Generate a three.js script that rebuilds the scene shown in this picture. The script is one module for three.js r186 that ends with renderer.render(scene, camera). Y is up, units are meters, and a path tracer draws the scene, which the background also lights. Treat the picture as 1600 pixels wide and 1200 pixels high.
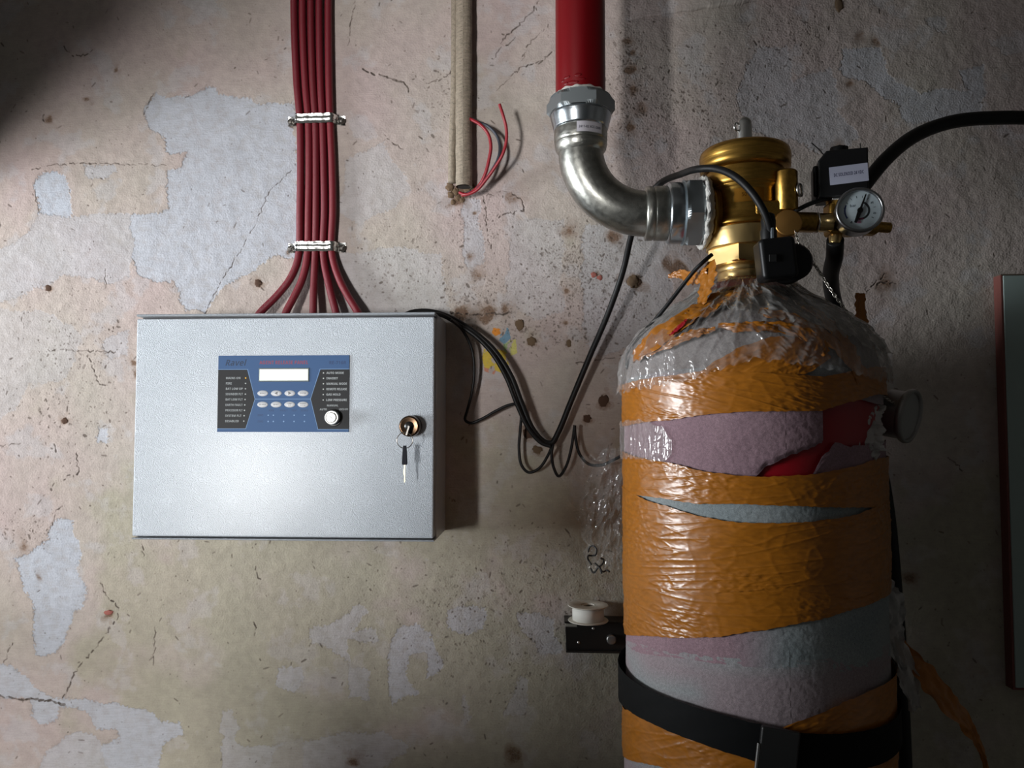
import * as THREE from 'three';
import { RectAreaLightUniformsLib } from 'three/addons/lights/RectAreaLightUniformsLib.js';
import { RoundedBoxGeometry } from 'three/addons/geometries/RoundedBoxGeometry.js';
import { mergeGeometries, mergeVertices } from 'three/addons/utils/BufferGeometryUtils.js';
import { createNoise2D, createNoise3D } from 'simplex-noise';

// ---------------------------------------------------------------- camera, light, exposure
const D2R = Math.PI / 180;
const scene = new THREE.Scene();
const CAM = { pos: [0, 1.5, 1.12], yaw: 3.0, pitch: 2.75 };
const camera = new THREE.PerspectiveCamera(2 * Math.atan(0.5) / D2R, 4 / 3, 0.02, 60);
camera.rotation.order = 'YXZ';
camera.position.set(...CAM.pos);
camera.rotation.set(CAM.pitch * D2R, CAM.yaw * D2R, 0);
scene.background = new THREE.Color(0.75, 0.86, 1.0);       // overcast sky outside the two openings
const renderer = new THREE.WebGLRenderer();
renderer.toneMapping = THREE.LinearToneMapping;
renderer.toneMappingExposure = 1.0;
renderer.shadowMap.enabled = true;
RectAreaLightUniformsLib.init();
const ROOM = { x0: -5.0, x1: 2.4, z1: 4.6, h: 3.0 };
// daylight in the window of the wall behind the viewer, and in the doorway of the left wall
const WIN = { x: -2.15, y: 1.08, w: 0.5, h: 0.9 };
const DOOR = { z: 1.4, w: 1.1, h: 2.2 };
function daylight(color, intensity, w, h, pos, to) {
  const l = new THREE.RectAreaLight(color, intensity, w, h);
  l.position.set(...pos); l.lookAt(...to); scene.add(l); return l;
}
daylight(new THREE.Color(1.0, 0.985, 0.97), 150, WIN.w, WIN.h, [WIN.x, WIN.y, ROOM.z1 + 0.01], [WIN.x, WIN.y, 0]);
daylight(new THREE.Color(0.93, 0.97, 1.0), 54, DOOR.w, DOOR.h, [ROOM.x0 - 0.01, DOOR.h / 2, DOOR.z], [0, DOOR.h / 2, DOOR.z]);

// ---------------------------------------------------------------- survey: where a sight line through the photo meets a plane or the cylinder
const V = (x, y, z) => new THREE.Vector3(x, y, z);
const _e = new THREE.Euler(CAM.pitch * D2R, CAM.yaw * D2R, 0, 'YXZ');
const ray = (px, py) => V((px - 800) / 1200, (600 - py) / 1200, -1).applyEuler(_e);
function at(px, py, z = 0) { const d = ray(px, py), t = (z - CAM.pos[2]) / d.z; return V(CAM.pos[0] + d.x * t, CAM.pos[1] + d.y * t, z); }
const AX = 0.231, AZ = 0.2;                                 // axis of the gas cylinder
function onCyl(px, py, r) {
  const d = ray(px, py), ox = CAM.pos[0] - AX, oz = CAM.pos[2] - AZ;
  const a = d.x * d.x + d.z * d.z, b = ox * d.x + oz * d.z, c = ox * ox + oz * oz - r * r, q = Math.max(b * b - a * c, 0);
  const t = (-b - Math.sqrt(q)) / a;
  return [Math.atan2(ox + d.x * t, oz + d.z * t), CAM.pos[1] + d.y * t];
}

// ---------------------------------------------------------------- helpers
let _s = 12345;
const rnd = () => { _s = (_s * 1664525 + 1013904223) >>> 0; return _s / 4294967296; };
const n2 = createNoise2D(rnd), n3 = createNoise3D(rnd);
const fbm = (x, y, o = 4) => { let s = 0, a = 0.5; for (let i = 0; i < o; i++) { s += a * n2(x, y); x *= 2.03; y *= 2.03; a *= 0.5; } return s; };
const ridge = (x, y) => 1 - Math.abs(n2(x, y));
const clamp = (v, a = 0, b = 1) => Math.min(b, Math.max(a, v));
const smooth = (a, b, v) => { const t = clamp((v - a) / (b - a)); return t * t * (3 - 2 * t); };
const lerp = (a, b, t) => a + (b - a) * t;
const taken = new Map();
function numbered(n) { const k = taken.get(n) ?? 0; taken.set(n, k + 1); return k ? n + '_' + String(k).padStart(3, '0') : n; }
const geo = (g) => (Array.isArray(g) ? mergeGeometries(g.map((x) => { const c = x.index ? x.toNonIndexed() : x; for (const k of Object.keys(c.attributes)) if (!['position', 'normal', 'uv'].includes(k)) c.deleteAttribute(k); if (!c.attributes.uv) c.setAttribute('uv', new THREE.BufferAttribute(new Float32Array(c.attributes.position.count * 2), 2)); return c; })) : g);
function part(parent, name, g, m, label) {
  const o = new THREE.Mesh(geo(g), m); o.name = name; o.castShadow = o.receiveShadow = true;
  if (label) o.userData.label = label;
  parent.add(o); return o;
}
function thing(name, label, category, pos = [0, 0, 0], group) {
  const o = new THREE.Group(); o.name = numbered(name); o.position.set(...pos); o.userData = { label, category };
  if (group) o.userData.group = group;
  scene.add(o); return o;
}
function single(name, label, category, g, m, group) {
  const o = part(scene, numbered(name), g, m); o.userData = { label, category }; if (group) o.userData.group = group; return o;
}
function structure(name, label) { const o = new THREE.Group(); o.name = name; o.userData = { kind: 'structure', label, category: name.split('_')[0] }; scene.add(o); return o; }
const box = (x0, x1, y0, y1, z0, z1) => new THREE.BoxGeometry(x1 - x0, y1 - y0, z1 - z0).translate((x0 + x1) / 2, (y0 + y1) / 2, (z0 + z1) / 2);
const rbox = (x0, x1, y0, y1, z0, z1, r = 0.001, seg = 2) => new RoundedBoxGeometry(x1 - x0, y1 - y0, z1 - z0, seg, r).translate((x0 + x1) / 2, (y0 + y1) / 2, (z0 + z1) / 2);
const lathe = (pts, seg = 64) => new THREE.LatheGeometry(pts.map(([r, y]) => new THREE.Vector2(Math.max(r, 1e-5), y)), seg);
function orient(g, dir) { return g.applyQuaternion(new THREE.Quaternion().setFromUnitVectors(V(0, 1, 0), dir.clone().normalize())); }
function tube(pts, r, seg = 0, rad = 12, tension = 0.5) {   // a round flexible line with closed ends
  const c = new THREE.CatmullRomCurve3(pts, false, 'centripetal', tension);
  const n = seg || Math.max(16, Math.ceil(c.getLength() / 0.004));
  const g = new THREE.TubeGeometry(c, n, r, rad), a = pts[0], b = pts[pts.length - 1];
  const ta = c.getTangent(0), tb = c.getTangent(1);
  const cap = (p, t) => orient(new THREE.SphereGeometry(r, rad, 6, 0, Math.PI * 2, 0, Math.PI / 2).scale(1, 0.3, 1), t).translate(p.x, p.y, p.z);
  return [g, cap(a, ta.clone().negate()), cap(b, tb)];
}
const mat = (o) => new THREE.MeshPhysicalMaterial(o);
const rgb = (r, g, b) => new THREE.Color().setRGB(r, g, b);
function dataTex(w, h, f, srgb = false, repeat = true) {
  const d = new Uint8Array(w * h * 4);
  for (let y = 0; y < h; y++) for (let x = 0; x < w; x++) { const c = f(x, y), i = (y * w + x) * 4; d[i] = c[0]; d[i + 1] = c[1]; d[i + 2] = c[2]; d[i + 3] = 255; }
  const t = new THREE.DataTexture(d, w, h); t.magFilter = THREE.LinearFilter; t.minFilter = THREE.LinearFilter;
  if (repeat) t.wrapS = t.wrapT = THREE.RepeatWrapping;
  if (srgb) t.colorSpace = THREE.SRGBColorSpace;
  t.needsUpdate = true; return t;
}
function canvasTex(w, h, draw) {
  const c = document.createElement('canvas'); c.width = w; c.height = h; draw(c.getContext('2d'), w, h);
  const t = new THREE.CanvasTexture(c); t.colorSpace = THREE.SRGBColorSpace; t.magFilter = THREE.LinearFilter; return t;
}
const loop = (f) => (x, y, p) => f(Math.cos(x * 2 * Math.PI) * p, Math.sin(x * 2 * Math.PI) * p, Math.cos(y * 2 * Math.PI) * p, Math.sin(y * 2 * Math.PI) * p);

// ---------------------------------------------------------------- the wall in view
const WX0 = -0.93, WX1 = 0.87, WY0 = 0.9, WY1 = 2.22;      // part of the wall drawn in full detail
const TW = 2048, TH = Math.round(2048 * (WY1 - WY0) / (WX1 - WX0));
const toTex = (p) => [(p.x - WX0) / (WX1 - WX0) * TW, (WY1 - p.y) / (WY1 - WY0) * TH];
const tex = (px, py) => toTex(at(px, py, 0));
const K = TW / (WX1 - WX0) * 0.000933;                      // texels per photo pixel on the wall
function layer(draw) { const c = document.createElement('canvas'); c.width = TW; c.height = TH; const g = c.getContext('2d'); g.fillStyle = '#000'; g.fillRect(0, 0, TW, TH); draw(g); const d = g.getImageData(0, 0, TW, TH).data, o = new Uint8Array(TW * TH); for (let i = 0; i < o.length; i++) o[i] = d[i * 4]; return o; }
function poly(g, pts, v) { g.fillStyle = `rgb(${v},${v},${v})`; g.beginPath(); pts.forEach(([x, y], i) => { const [a, b] = tex(x, y); i ? g.lineTo(a, b) : g.moveTo(a, b); }); g.closePath(); g.fill(); }
const peeled = [
  [1, [[228, 168], [242, 142], [262, 150], [300, 152], [322, 137], [338, 138], [340, 150], [400, 157], [458, 160], [470, 400], [430, 398], [400, 420], [350, 448], [318, 490], [290, 486], [268, 440], [220, 432], [205, 400], [205, 338], [240, 330], [262, 326], [264, 270], [285, 264], [292, 242], [260, 236], [256, 214], [232, 200]]],
  [0.55, [[205, 336], [205, 436], [150, 440], [95, 428], [60, 452], [-20, 476], [-20, 395], [45, 370], [62, 335], [112, 338], [150, 332]]],
  [1.12, [[55, 292], [62, 275], [85, 270], [102, 275], [110, 300], [115, 330], [112, 340], [62, 335], [58, 315]]],
  [0.6, [[130, 258], [180, 257], [185, 265], [165, 282], [130, 276]]],
  [1.05, [[85, 815], [110, 812], [113, 830], [125, 845], [122, 890], [135, 915], [130, 945], [112, 955], [105, 1000], [85, 1022], [55, 1024], [50, 985], [55, 945], [35, 920], [28, 890], [22, 870], [60, 855], [75, 840]]],
  [0.9, [[-20, 1038], [30, 1045], [60, 1075], [95, 1090], [175, 1100], [235, 1115], [250, 1125], [285, 1130], [288, 1150], [255, 1160], [250, 1180], [245, 1230], [170, 1230], [150, 1165], [185, 1160], [185, 1140], [155, 1135], [135, 1110], [95, 1100], [90, 1120], [60, 1135], [48, 1120], [45, 1095], [-20, 1090]]],
  [0.6, [[100, 1145], [150, 1145], [155, 1170], [180, 1230], [40, 1230], [75, 1175]]],
  [0.9, [[152, 665], [172, 668], [172, 688], [150, 688]]],
  [0.5, [[345, 1115], [365, 1112], [372, 1140], [355, 1155], [342, 1140]]],
  [0.6, [[435, 1045], [470, 1040], [475, 1065], [455, 1080], [435, 1070]]],
  [0.55, [[485, 985], [540, 960], [560, 945], [575, 955], [550, 985], [590, 982], [590, 1005], [545, 1000], [548, 1040], [575, 1050], [575, 1092], [548, 1092], [545, 1030], [485, 1000]]],
  [0.7, [[625, 980], [650, 968], [672, 985], [690, 1040], [670, 1060], [665, 1020], [640, 1022], [630, 1050], [655, 1082], [610, 1102], [607, 1050], [612, 1000]]],
  [0.65, [[700, 950], [725, 945], [757, 955], [750, 985], [715, 990], [703, 985]]],
  [0.6, [[808, 955], [835, 962], [865, 965], [870, 990], [882, 1010], [875, 1022], [840, 1022], [830, 995], [810, 975]]],
  [0.45, [[722, 1085], [735, 1120], [728, 1130], [716, 1100]]],
  [0.5, [[800, 1090], [815, 1060], [830, 1062], [825, 1090], [815, 1118], [790, 1116]]],
  [0.55, [[350, 1130], [372, 1160], [420, 1165], [520, 1150], [600, 1140], [640, 1170], [560, 1230], [340, 1230]]],
  [0.5, [[1185, 70], [1230, 72], [1240, 130], [1295, 100], [1312, 170], [1340, 215], [1300, 245], [1240, 220], [1180, 205], [1150, 150]]],
  [0.7, [[1320, 80], [1372, 72], [1378, 90], [1400, 125], [1440, 145], [1480, 140], [1512, 140], [1495, 108], [1535, 105], [1535, 182], [1480, 190], [1430, 195], [1400, 165], [1360, 130], [1312, 112]]],
  [0.45, [[1445, 30], [1470, 28], [1482, 58], [1455, 46]]],
  [0.35, [[1540, 60], [1620, 50], [1620, 78], [1570, 82]]],
  [0.4, [[540, 250], [600, 225], [645, 300], [560, 352], [530, 330]]],
  [0.42, [[530, 395], [620, 385], [690, 392], [700, 490], [530, 490]]],
  [0.6, [[722, 312], [750, 310], [754, 415], [726, 415]]],
  [0.35, [[800, 345], [880, 340], [880, 480], [840, 500], [790, 470]]],
  [0.5, [[915, 352], [985, 345], [1050, 390], [1045, 475], [990, 540], [920, 560], [905, 430]]],
  [0.35, [[-20, 480], [60, 485], [130, 520], [100, 590], [40, 600], [20, 640], [-20, 660]]],
  [0.5, [[160, 528], [195, 515], [198, 556], [165, 560]]],
  [0.4, [[280, 0], [330, -10], [345, 18], [320, 28]]],
  [0.35, [[420, 1190], [430, 1170], [470, 1150], [480, 1230], [420, 1230]]],
];
const cracks = [
  [2.4, [[559, 102], [575, 112], [610, 122], [630, 128], [638, 138], [640, 146]]], [1.4, [[665, 130], [690, 122], [712, 105], [716, 88]]],
  [1.6, [[765, 94], [775, 88], [785, 60], [795, 52], [830, 20], [842, 0]]], [1.4, [[790, 70], [805, 58]]], [1.3, [[815, 95], [825, 70], [848, 50], [857, 38]]],
  [1.6, [[775, 142], [790, 128], [810, 108], [850, 93], [862, 80]]], [1, [[555, 0], [545, 60], [540, 85]]],
  [1.1, [[455, 265], [420, 300], [400, 350], [370, 400], [340, 450], [320, 490]]], [1.2, [[50, 265], [80, 258], [130, 254], [200, 255], [260, 258], [275, 265]]],
  [1.5, [[75, 546], [95, 545], [130, 548], [180, 549]]], [1.6, [[140, 560], [148, 580], [155, 600], [165, 602]]], [1.5, [[225, 178], [240, 145]]], [1.4, [[290, 152], [300, 140]]],
  [1.8, [[157, 910], [165, 930], [185, 950], [185, 965], [165, 990], [145, 1015], [120, 1045], [105, 1080], [98, 1090]]],
  [3.4, [[-20, 1086], [40, 1093], [75, 1094], [100, 1100]]], [1.4, [[20, 1005], [5, 1035]]], [2, [[395, 968], [400, 980], [397, 992]]], [1.6, [[400, 885], [402, 900], [408, 905]]],
  [1.3, [[600, 210], [612, 222], [630, 232]]], [1.4, [[755, 305], [760, 340], [762, 360]]], [2, [[762, 373], [765, 380], [767, 388]]],
  [1.4, [[760, 305], [775, 300], [800, 300], [815, 312], [818, 330], [790, 334], [778, 340]]], [2, [[780, 340], [784, 334]]], [1.6, [[118, 700], [123, 735], [120, 742]]],
  [1.8, [[85, 693], [88, 705]]], [1.8, [[97, 790], [87, 800], [83, 820]]], [1.4, [[1340, 470], [1362, 447], [1385, 427]]], [1.8, [[1360, 448], [1378, 440], [1400, 442]]],
  [2, [[1480, 715], [1490, 722], [1502, 735]]], [1.8, [[55, 298], [58, 322], [62, 335]]], [1.4, [[98, 70], [112, 86], [140, 85]]], [1.8, [[68, 178], [68, 192]]],
  [1.3, [[242, 980], [240, 1038]]], [2, [[705, 490], [740, 492], [800, 488]]], [1.2, [[0, 695], [30, 693], [38, 688]]], [1.3, [[100, 750], [110, 742]]], [1.2, [[222, 850], [224, 870]]],
  [1.2, [[1015, 545], [950, 560], [900, 567]]], [1.1, [[165, 420], [166, 450]]],
];
// [px, py, radius, strength]: brown dirt and rust marks
const stains = [[978, 60, 12, 0.5], [985, 110, 16, 0.65], [988, 140, 13, 0.5], [982, 200, 16, 0.55], [1000, 170, 20, 0.3], [985, 80, 14, 0.4], [722, 296, 26, 0.9], [712, 312, 14, 0.8], [742, 335, 7, 0.5],
  [1060, 420, 24, 0.8], [1042, 412, 16, 0.5], [990, 440, 20, 0.85], [930, 431, 9, 0.7], [942, 626, 16, 0.9], [917, 654, 12, 0.8], [812, 508, 11, 0.8], [830, 534, 11, 0.85], [889, 536, 8, 0.7], [840, 702, 12, 0.6],
  [826, 676, 15, 0.9], [403, 442, 11, 0.7], [75, 450, 9, 0.5], [170, 957, 12, 0.7], [101, 658, 11, 0.6], [208, 565, 12, 0.5], [214, 585, 12, 0.5], [1310, 10, 10, 0.6], [1325, 130, 16, 0.4], [1365, 64, 13, 0.35],
  [1340, 55, 12, 0.3], [890, 360, 22, 0.35], [960, 370, 22, 0.4], [885, 450, 12, 0.35], [885, 500, 12, 0.4], [760, 490, 30, 0.5], [720, 492, 26, 0.55], [790, 480, 20, 0.35], [745, 430, 24, 0.3], [735, 400, 12, 0.3], [800, 310, 22, 0.3],
  [133, 152, 9, 0.5], [178, 108, 10, 0.35], [75, 185, 16, 0.35], [555, 1190, 18, 0.5], [800, 1180, 26, 0.4], [1380, 440, 24, 0.35], [1310, 230, 26, 0.25], [455, 195, 8, 0.5], [452, 392, 10, 0.5], [60, 900, 14, 0.2], [35, 851, 16, 0.35], [1420, 900, 30, 0.25]];
// [px, py, half width, half height, how dense]: fields of dark specks where the paint is gritty
const grit = [[900, 420, 110, 90, 1], [960, 500, 90, 70, 0.6], [985, 130, 40, 130, 0.9], [750, 470, 90, 60, 0.7], [1080, 160, 150, 120, 0.45], [740, 350, 60, 60, 0.5], [860, 520, 120, 50, 0.6], [700, 150, 60, 90, 0.35], [620, 420, 100, 90, 0.25], [1250, 60, 90, 60, 0.5], [780, 960, 260, 160, 0.25], [120, 600, 120, 200, 0.25], [40, 830, 60, 40, 0.6]];
{
  const peel = layer((g) => { g.filter = 'none'; for (const [v, p] of peeled) poly(g, p, Math.round(v * 200)); });
  const crack = layer((g) => {
    g.lineCap = 'round'; g.lineJoin = 'round';
    for (const [w, p] of cracks) {
      for (let i = 0; i + 1 < p.length; i++) {
        let [ax, ay] = tex(...p[i]); const [bx, by] = tex(...p[i + 1]); const n = Math.max(2, Math.ceil(Math.hypot(bx - ax, by - ay) / 5));
        const sx = ax, sy = ay;
        for (let k = 1; k <= n; k++) {
          const f = k / n, j = k < n ? 2.2 : 0, x = lerp(sx, bx, f) + (rnd() - 0.5) * j * 2, y = lerp(sy, by, f) + (rnd() - 0.5) * j * 2;
          const v = Math.round(90 + 165 * rnd()), gap = rnd() < 0.16;
          g.strokeStyle = `rgb(${v},${v},${v})`; g.lineWidth = Math.max(0.6, w * K * (0.35 + rnd() * 0.85)); if (!gap) { g.beginPath(); g.moveTo(ax, ay); g.lineTo(x, y); g.stroke(); } ax = x; ay = y;
        }
      }
    }
  });
  const speck = layer((g) => {
    const dot = (x, y, r, v, l = 1, a = 0) => { g.fillStyle = `rgb(${v},${v},${v})`; g.beginPath(); g.ellipse(x, y, r * l, r, a, 0, 7); g.fill(); };
    for (let i = 0; i < 5200; i++) dot(rnd() * TW, rnd() * TH, 0.4 + rnd() * rnd() * 1.1, Math.round(40 + rnd() * 120));
    for (let i = 0; i < 900; i++) dot(rnd() * TW, rnd() * TH, 0.5 + rnd() * 0.9, Math.round(90 + rnd() * 120), 1 + rnd() * 4, rnd() * 3);
    for (const [px, py, hw, hh, d] of grit) {
      const n = Math.round(hw * hh * 0.13 * d);
      for (let i = 0; i < n; i++) { const u = (rnd() + rnd() + rnd()) / 1.5 - 1, v = (rnd() + rnd() + rnd()) / 1.5 - 1, [x, y] = tex(px + u * hw * 1.2, py + v * hh * 1.2); dot(x, y, 0.35 + rnd() * rnd() * rnd() * 2.2, Math.round(40 + rnd() * 170), 1 + rnd() * 1.5, rnd() * 3); }
    }
  });
  const stain = layer((g) => {
    g.globalCompositeOperation = 'lighter';
    for (const [px, py, r, s] of stains) for (let k = 0; k < 26; k++) {
      const a = rnd() * 7, q = rnd() * rnd() * r * 1.25, [x, y] = tex(px + Math.cos(a) * q, py + Math.sin(a) * q * 1.05), v = Math.round(s * 52), rr = r * K * (0.12 + 0.4 * rnd());
      g.fillStyle = `rgb(${v},${v},${v})`; g.beginPath(); g.ellipse(x, y, rr, rr * (0.6 + rnd() * 0.7), rnd() * 3, 0, 7); g.fill();
    }
  });
  // scraps of a coloured paper sticker
  const scraps = [[[208, 132, 50], [[770, 512], [782, 514], [782, 522], [774, 525], [769, 520]]], [[108, 140, 160], [[784, 515], [794, 512], [798, 528], [788, 538], [780, 532]]], [[196, 170, 70], [[757, 543], [790, 548], [797, 578], [786, 583], [757, 574], [753, 560]]], [[190, 184, 110], [[795, 533], [806, 530], [808, 552], [798, 556]]], [[186, 128, 108], [[756, 574], [775, 579], [772, 585], [757, 580]]], [[150, 170, 120], [[786, 538], [798, 533], [797, 556], [788, 549]]]];
  const paper = document.createElement('canvas'); paper.width = TW; paper.height = TH; const pg = paper.getContext('2d');
  for (const [c, p] of scraps) { pg.fillStyle = `rgb(${c})`; pg.beginPath(); p.forEach(([x, y], i) => { const [a, b] = tex(x, y); i ? pg.lineTo(a, b) : pg.moveTo(a, b); }); pg.fill(); }
  const pd = pg.getImageData(0, 0, TW, TH).data;

  const col = new Uint8Array(TW * TH * 4), hgt = new Uint8Array(TW * TH * 4);
  const look = (a, x, y) => a[clamp(y | 0, 0, TH - 1) * TW + clamp(x | 0, 0, TW - 1)] / 200;
  for (let j = 0; j < TH; j++) for (let i = 0; i < TW; i++) {
    const x = i / 1138, y = j / 1138;                       // metres
    const w1 = fbm(x * 14, y * 14, 3), w2 = fbm(x * 14 + 7.7, y * 14 + 3.1, 3);
    const fine = n2(x * 260, y * 300) * 0.6 + n2(x * 620, y * 700) * 0.4;
    const brush = n2(x * 34, y * 420), mid = fbm(x * 42 + 3, y * 42, 3);
    const px = i + w1 * 10 + n2(x * 150, y * 150) * 2.6, py = j + w2 * 10 + n2(x * 150 + 9, y * 150) * 2.6;
    let p = look(peel, px, py);
    const edge = Math.abs(look(peel, px + 2.2, py + 2.2) - look(peel, px - 2.2, py - 2.2));
    p *= clamp(0.97 + mid * 0.3 + brush * 0.08);
    const thin = smooth(0.16, 0.42, fbm(x * 9 + 31, y * 9, 4) + mid * 0.25);   // places where the paint is rubbed thin
    p = clamp(Math.max(p, thin * 0.3), 0, 1.15);
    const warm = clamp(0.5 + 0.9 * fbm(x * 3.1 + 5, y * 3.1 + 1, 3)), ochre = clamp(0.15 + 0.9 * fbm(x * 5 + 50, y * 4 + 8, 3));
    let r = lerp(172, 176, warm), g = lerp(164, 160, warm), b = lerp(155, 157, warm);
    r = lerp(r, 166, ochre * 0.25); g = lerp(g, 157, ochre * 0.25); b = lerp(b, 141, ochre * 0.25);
    r = lerp(r, 173, p); g = lerp(g, 176, p); b = lerp(b, 184, p);
    { const o = smooth(0.02, 0.4, 0.62 * smooth(700, 1000, j / K + 30) * smooth(120, 420, i / K) + 0.55 * fbm(x * 6 + 90, y * 6, 4) - 0.18); const q = o * 0.7 * (1 - clamp(p * 1.5)); r = lerp(r, 160, q); g = lerp(g, 156, q); b = lerp(b, 137, q); }   // yellow-olive tint, stronger towards the bottom, broken up by noise
    let m = 1 + fine * 0.035 + mid * 0.05 + brush * lerp(0.02, 0.034, clamp(p)) + w1 * 0.03;
    if (edge > 0.2) m -= 0.10 * clamp(edge) * (n2(x * 90, y * 90) > 0 ? 1 : 0.25);
    const st = clamp(look(stain, i + w1 * 8, j + w2 * 8) * (0.75 + 0.6 * mid + 0.45 * fine));
    const sp = look(speck, i, j), cr = look(crack, i + w1 * 2, j + w2 * 2);
    r = lerp(r, 92, st * 0.8); g = lerp(g, 66, st * 0.8); b = lerp(b, 47, st * 0.8);
    const k = (j * TW + i), pa = pd[k * 4 + 3] / 255 * (mid > -0.22 ? 1 : 0);
    if (pa > 0.5) { r = pd[k * 4]; g = pd[k * 4 + 1]; b = pd[k * 4 + 2]; }
    const dk = clamp(sp * 0.62 + cr * 0.75);
    r = lerp(r * m, 64, dk); g = lerp(g * m, 54, dk); b = lerp(b * m, 47, dk);
    const o = ((TH - 1 - j) * TW + i) * 4;
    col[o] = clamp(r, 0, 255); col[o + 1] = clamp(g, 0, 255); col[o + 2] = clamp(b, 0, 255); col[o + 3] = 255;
    const h = 150 + fine * 16 + mid * 26 + w1 * 40 + brush * 6 - clamp(p) * 34 - cr * 80 - sp * 28 - st * 45 * (0.6 + 0.6 * fine);
    hgt[o] = hgt[o + 1] = hgt[o + 2] = clamp(h, 0, 255); hgt[o + 3] = 255;
  }
  const mk = (d, s) => { const t = new THREE.DataTexture(d, TW, TH); t.magFilter = t.minFilter = THREE.LinearFilter; if (s) t.colorSpace = THREE.SRGBColorSpace; t.needsUpdate = true; return t; };
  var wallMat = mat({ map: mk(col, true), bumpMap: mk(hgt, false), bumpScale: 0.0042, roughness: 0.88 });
}
const plainBump = dataTex(256, 256, (x, y) => { const v = 128 + 60 * fbm(x / 26, y / 26, 4); return [v, v, v]; });
const plaster = mat({ color: rgb(0.36, 0.325, 0.28), roughness: 0.9 });
const plasterDark = mat({ color: rgb(0.045, 0.042, 0.038), roughness: 0.92 });
const concrete = mat({ color: rgb(0.09, 0.085, 0.08), roughness: 0.9 });

const wallBack = structure('wall_back', 'old cream painted plaster wall with peeled patches');
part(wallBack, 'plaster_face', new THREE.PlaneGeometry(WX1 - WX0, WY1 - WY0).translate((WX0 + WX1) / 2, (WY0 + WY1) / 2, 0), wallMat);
part(wallBack, 'plaster', [box(ROOM.x0 - 0.2, WX0, 0, ROOM.h, -0.2, 0), box(WX1, ROOM.x1 + 0.2, 0, ROOM.h, -0.2, 0), box(WX0, WX1, 0, WY0, -0.2, 0), box(WX0, WX1, WY1, ROOM.h, -0.2, 0), box(WX0, WX1, WY0, WY1, -0.2, -0.002)], plaster);
{ // ragged plugs and drill holes that stand a little proud of the plaster
  const rust = mat({ color: rgb(0.075, 0.04, 0.025), roughness: 0.95 }), tan = mat({ color: rgb(0.13, 0.085, 0.05), roughness: 0.95 }), pink = mat({ color: rgb(0.3, 0.1, 0.08), roughness: 0.9 });
  const blob = (px, py, r, m, sy = 1, h = 0.22) => {
    const c = at(px, py, 0), g = new THREE.SphereGeometry(r * 0.00093, 14, 8), p = g.attributes.position;
    for (let i = 0; i < p.count; i++) { const k = 1 + 0.35 * n3(p.getX(i) * 260 + px, p.getY(i) * 260 + py, p.getZ(i) * 260); p.setXYZ(i, p.getX(i) * k, p.getY(i) * k * sy, p.getZ(i) * k * h); }
    g.computeVertexNormals(); part(wallBack, 'wall_plug', g.translate(c.x, c.y, 0), m);
  };
  blob(403, 442, 6, rust); blob(75, 450, 5, rust); blob(928, 429, 4.5, pink); blob(937, 434, 4, pink); blob(990, 440, 9, tan, 1.1); blob(998, 441, 5, rust); blob(812, 508, 7, tan, 1.2); blob(830, 534, 7, tan);
  blob(889, 537, 4, tan, 1.3); blob(943, 626, 8, rust); blob(917, 654, 6, rust); blob(826, 676, 8, rust, 1.1); blob(840, 702, 8, tan, 0.7); blob(170, 957, 7, pink, 0.5); blob(1311, 8, 6, tan, 1.8); blob(101, 658, 5, rust);
  // lumps of broken plaster where the old conduit ends
  for (const [x, y, r] of [[703, 292, 9], [712, 300, 8], [704, 305, 7], [716, 310, 7], [708, 316, 6], [730, 296, 8], [738, 292, 6], [722, 312, 6]]) blob(x, y, r * 0.75, tan, 1, 0.5);
}
{ // slanting lip of thicker plaster at the top of the view
  const a = at(985, 31, 0), b = at(1260, -8, 0), top = 0.14, s = [], n = 24;
  const pos = [], idx = [];
  for (let i = 0; i <= n; i++) { const f = i / n, x = lerp(a.x, b.x, f), y = lerp(a.y, b.y, f) + 0.0016 * n2(f * 9, 3), d = lerp(0.001, 0.03, f) + 0.0008 * n2(f * 11, 8); pos.push(x, y, 0, x, y + 0.001, d, x, y + top, d * 0.4, x, y + top, 0); }
  for (let i = 0; i < n; i++) for (let k = 0; k < 3; k++) { const o = i * 4 + k; idx.push(o, o + 4, o + 1, o + 1, o + 4, o + 5); }
  const g = new THREE.BufferGeometry(); g.setAttribute('position', new THREE.Float32BufferAttribute(pos, 3)); g.setAttribute('uv', new THREE.Float32BufferAttribute(new Float32Array(pos.length / 3 * 2), 2)); g.setIndex(idx);
  const uv = g.attributes.uv; for (let i = 0; i < uv.count; i++) uv.setXY(i, (pos[i * 3] - WX0) / (WX1 - WX0), (pos[i * 3 + 1] - WY0) / (WY1 - WY0));
  g.computeVertexNormals(); part(wallBack, 'plaster_lip', g, wallMat);
}
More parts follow.
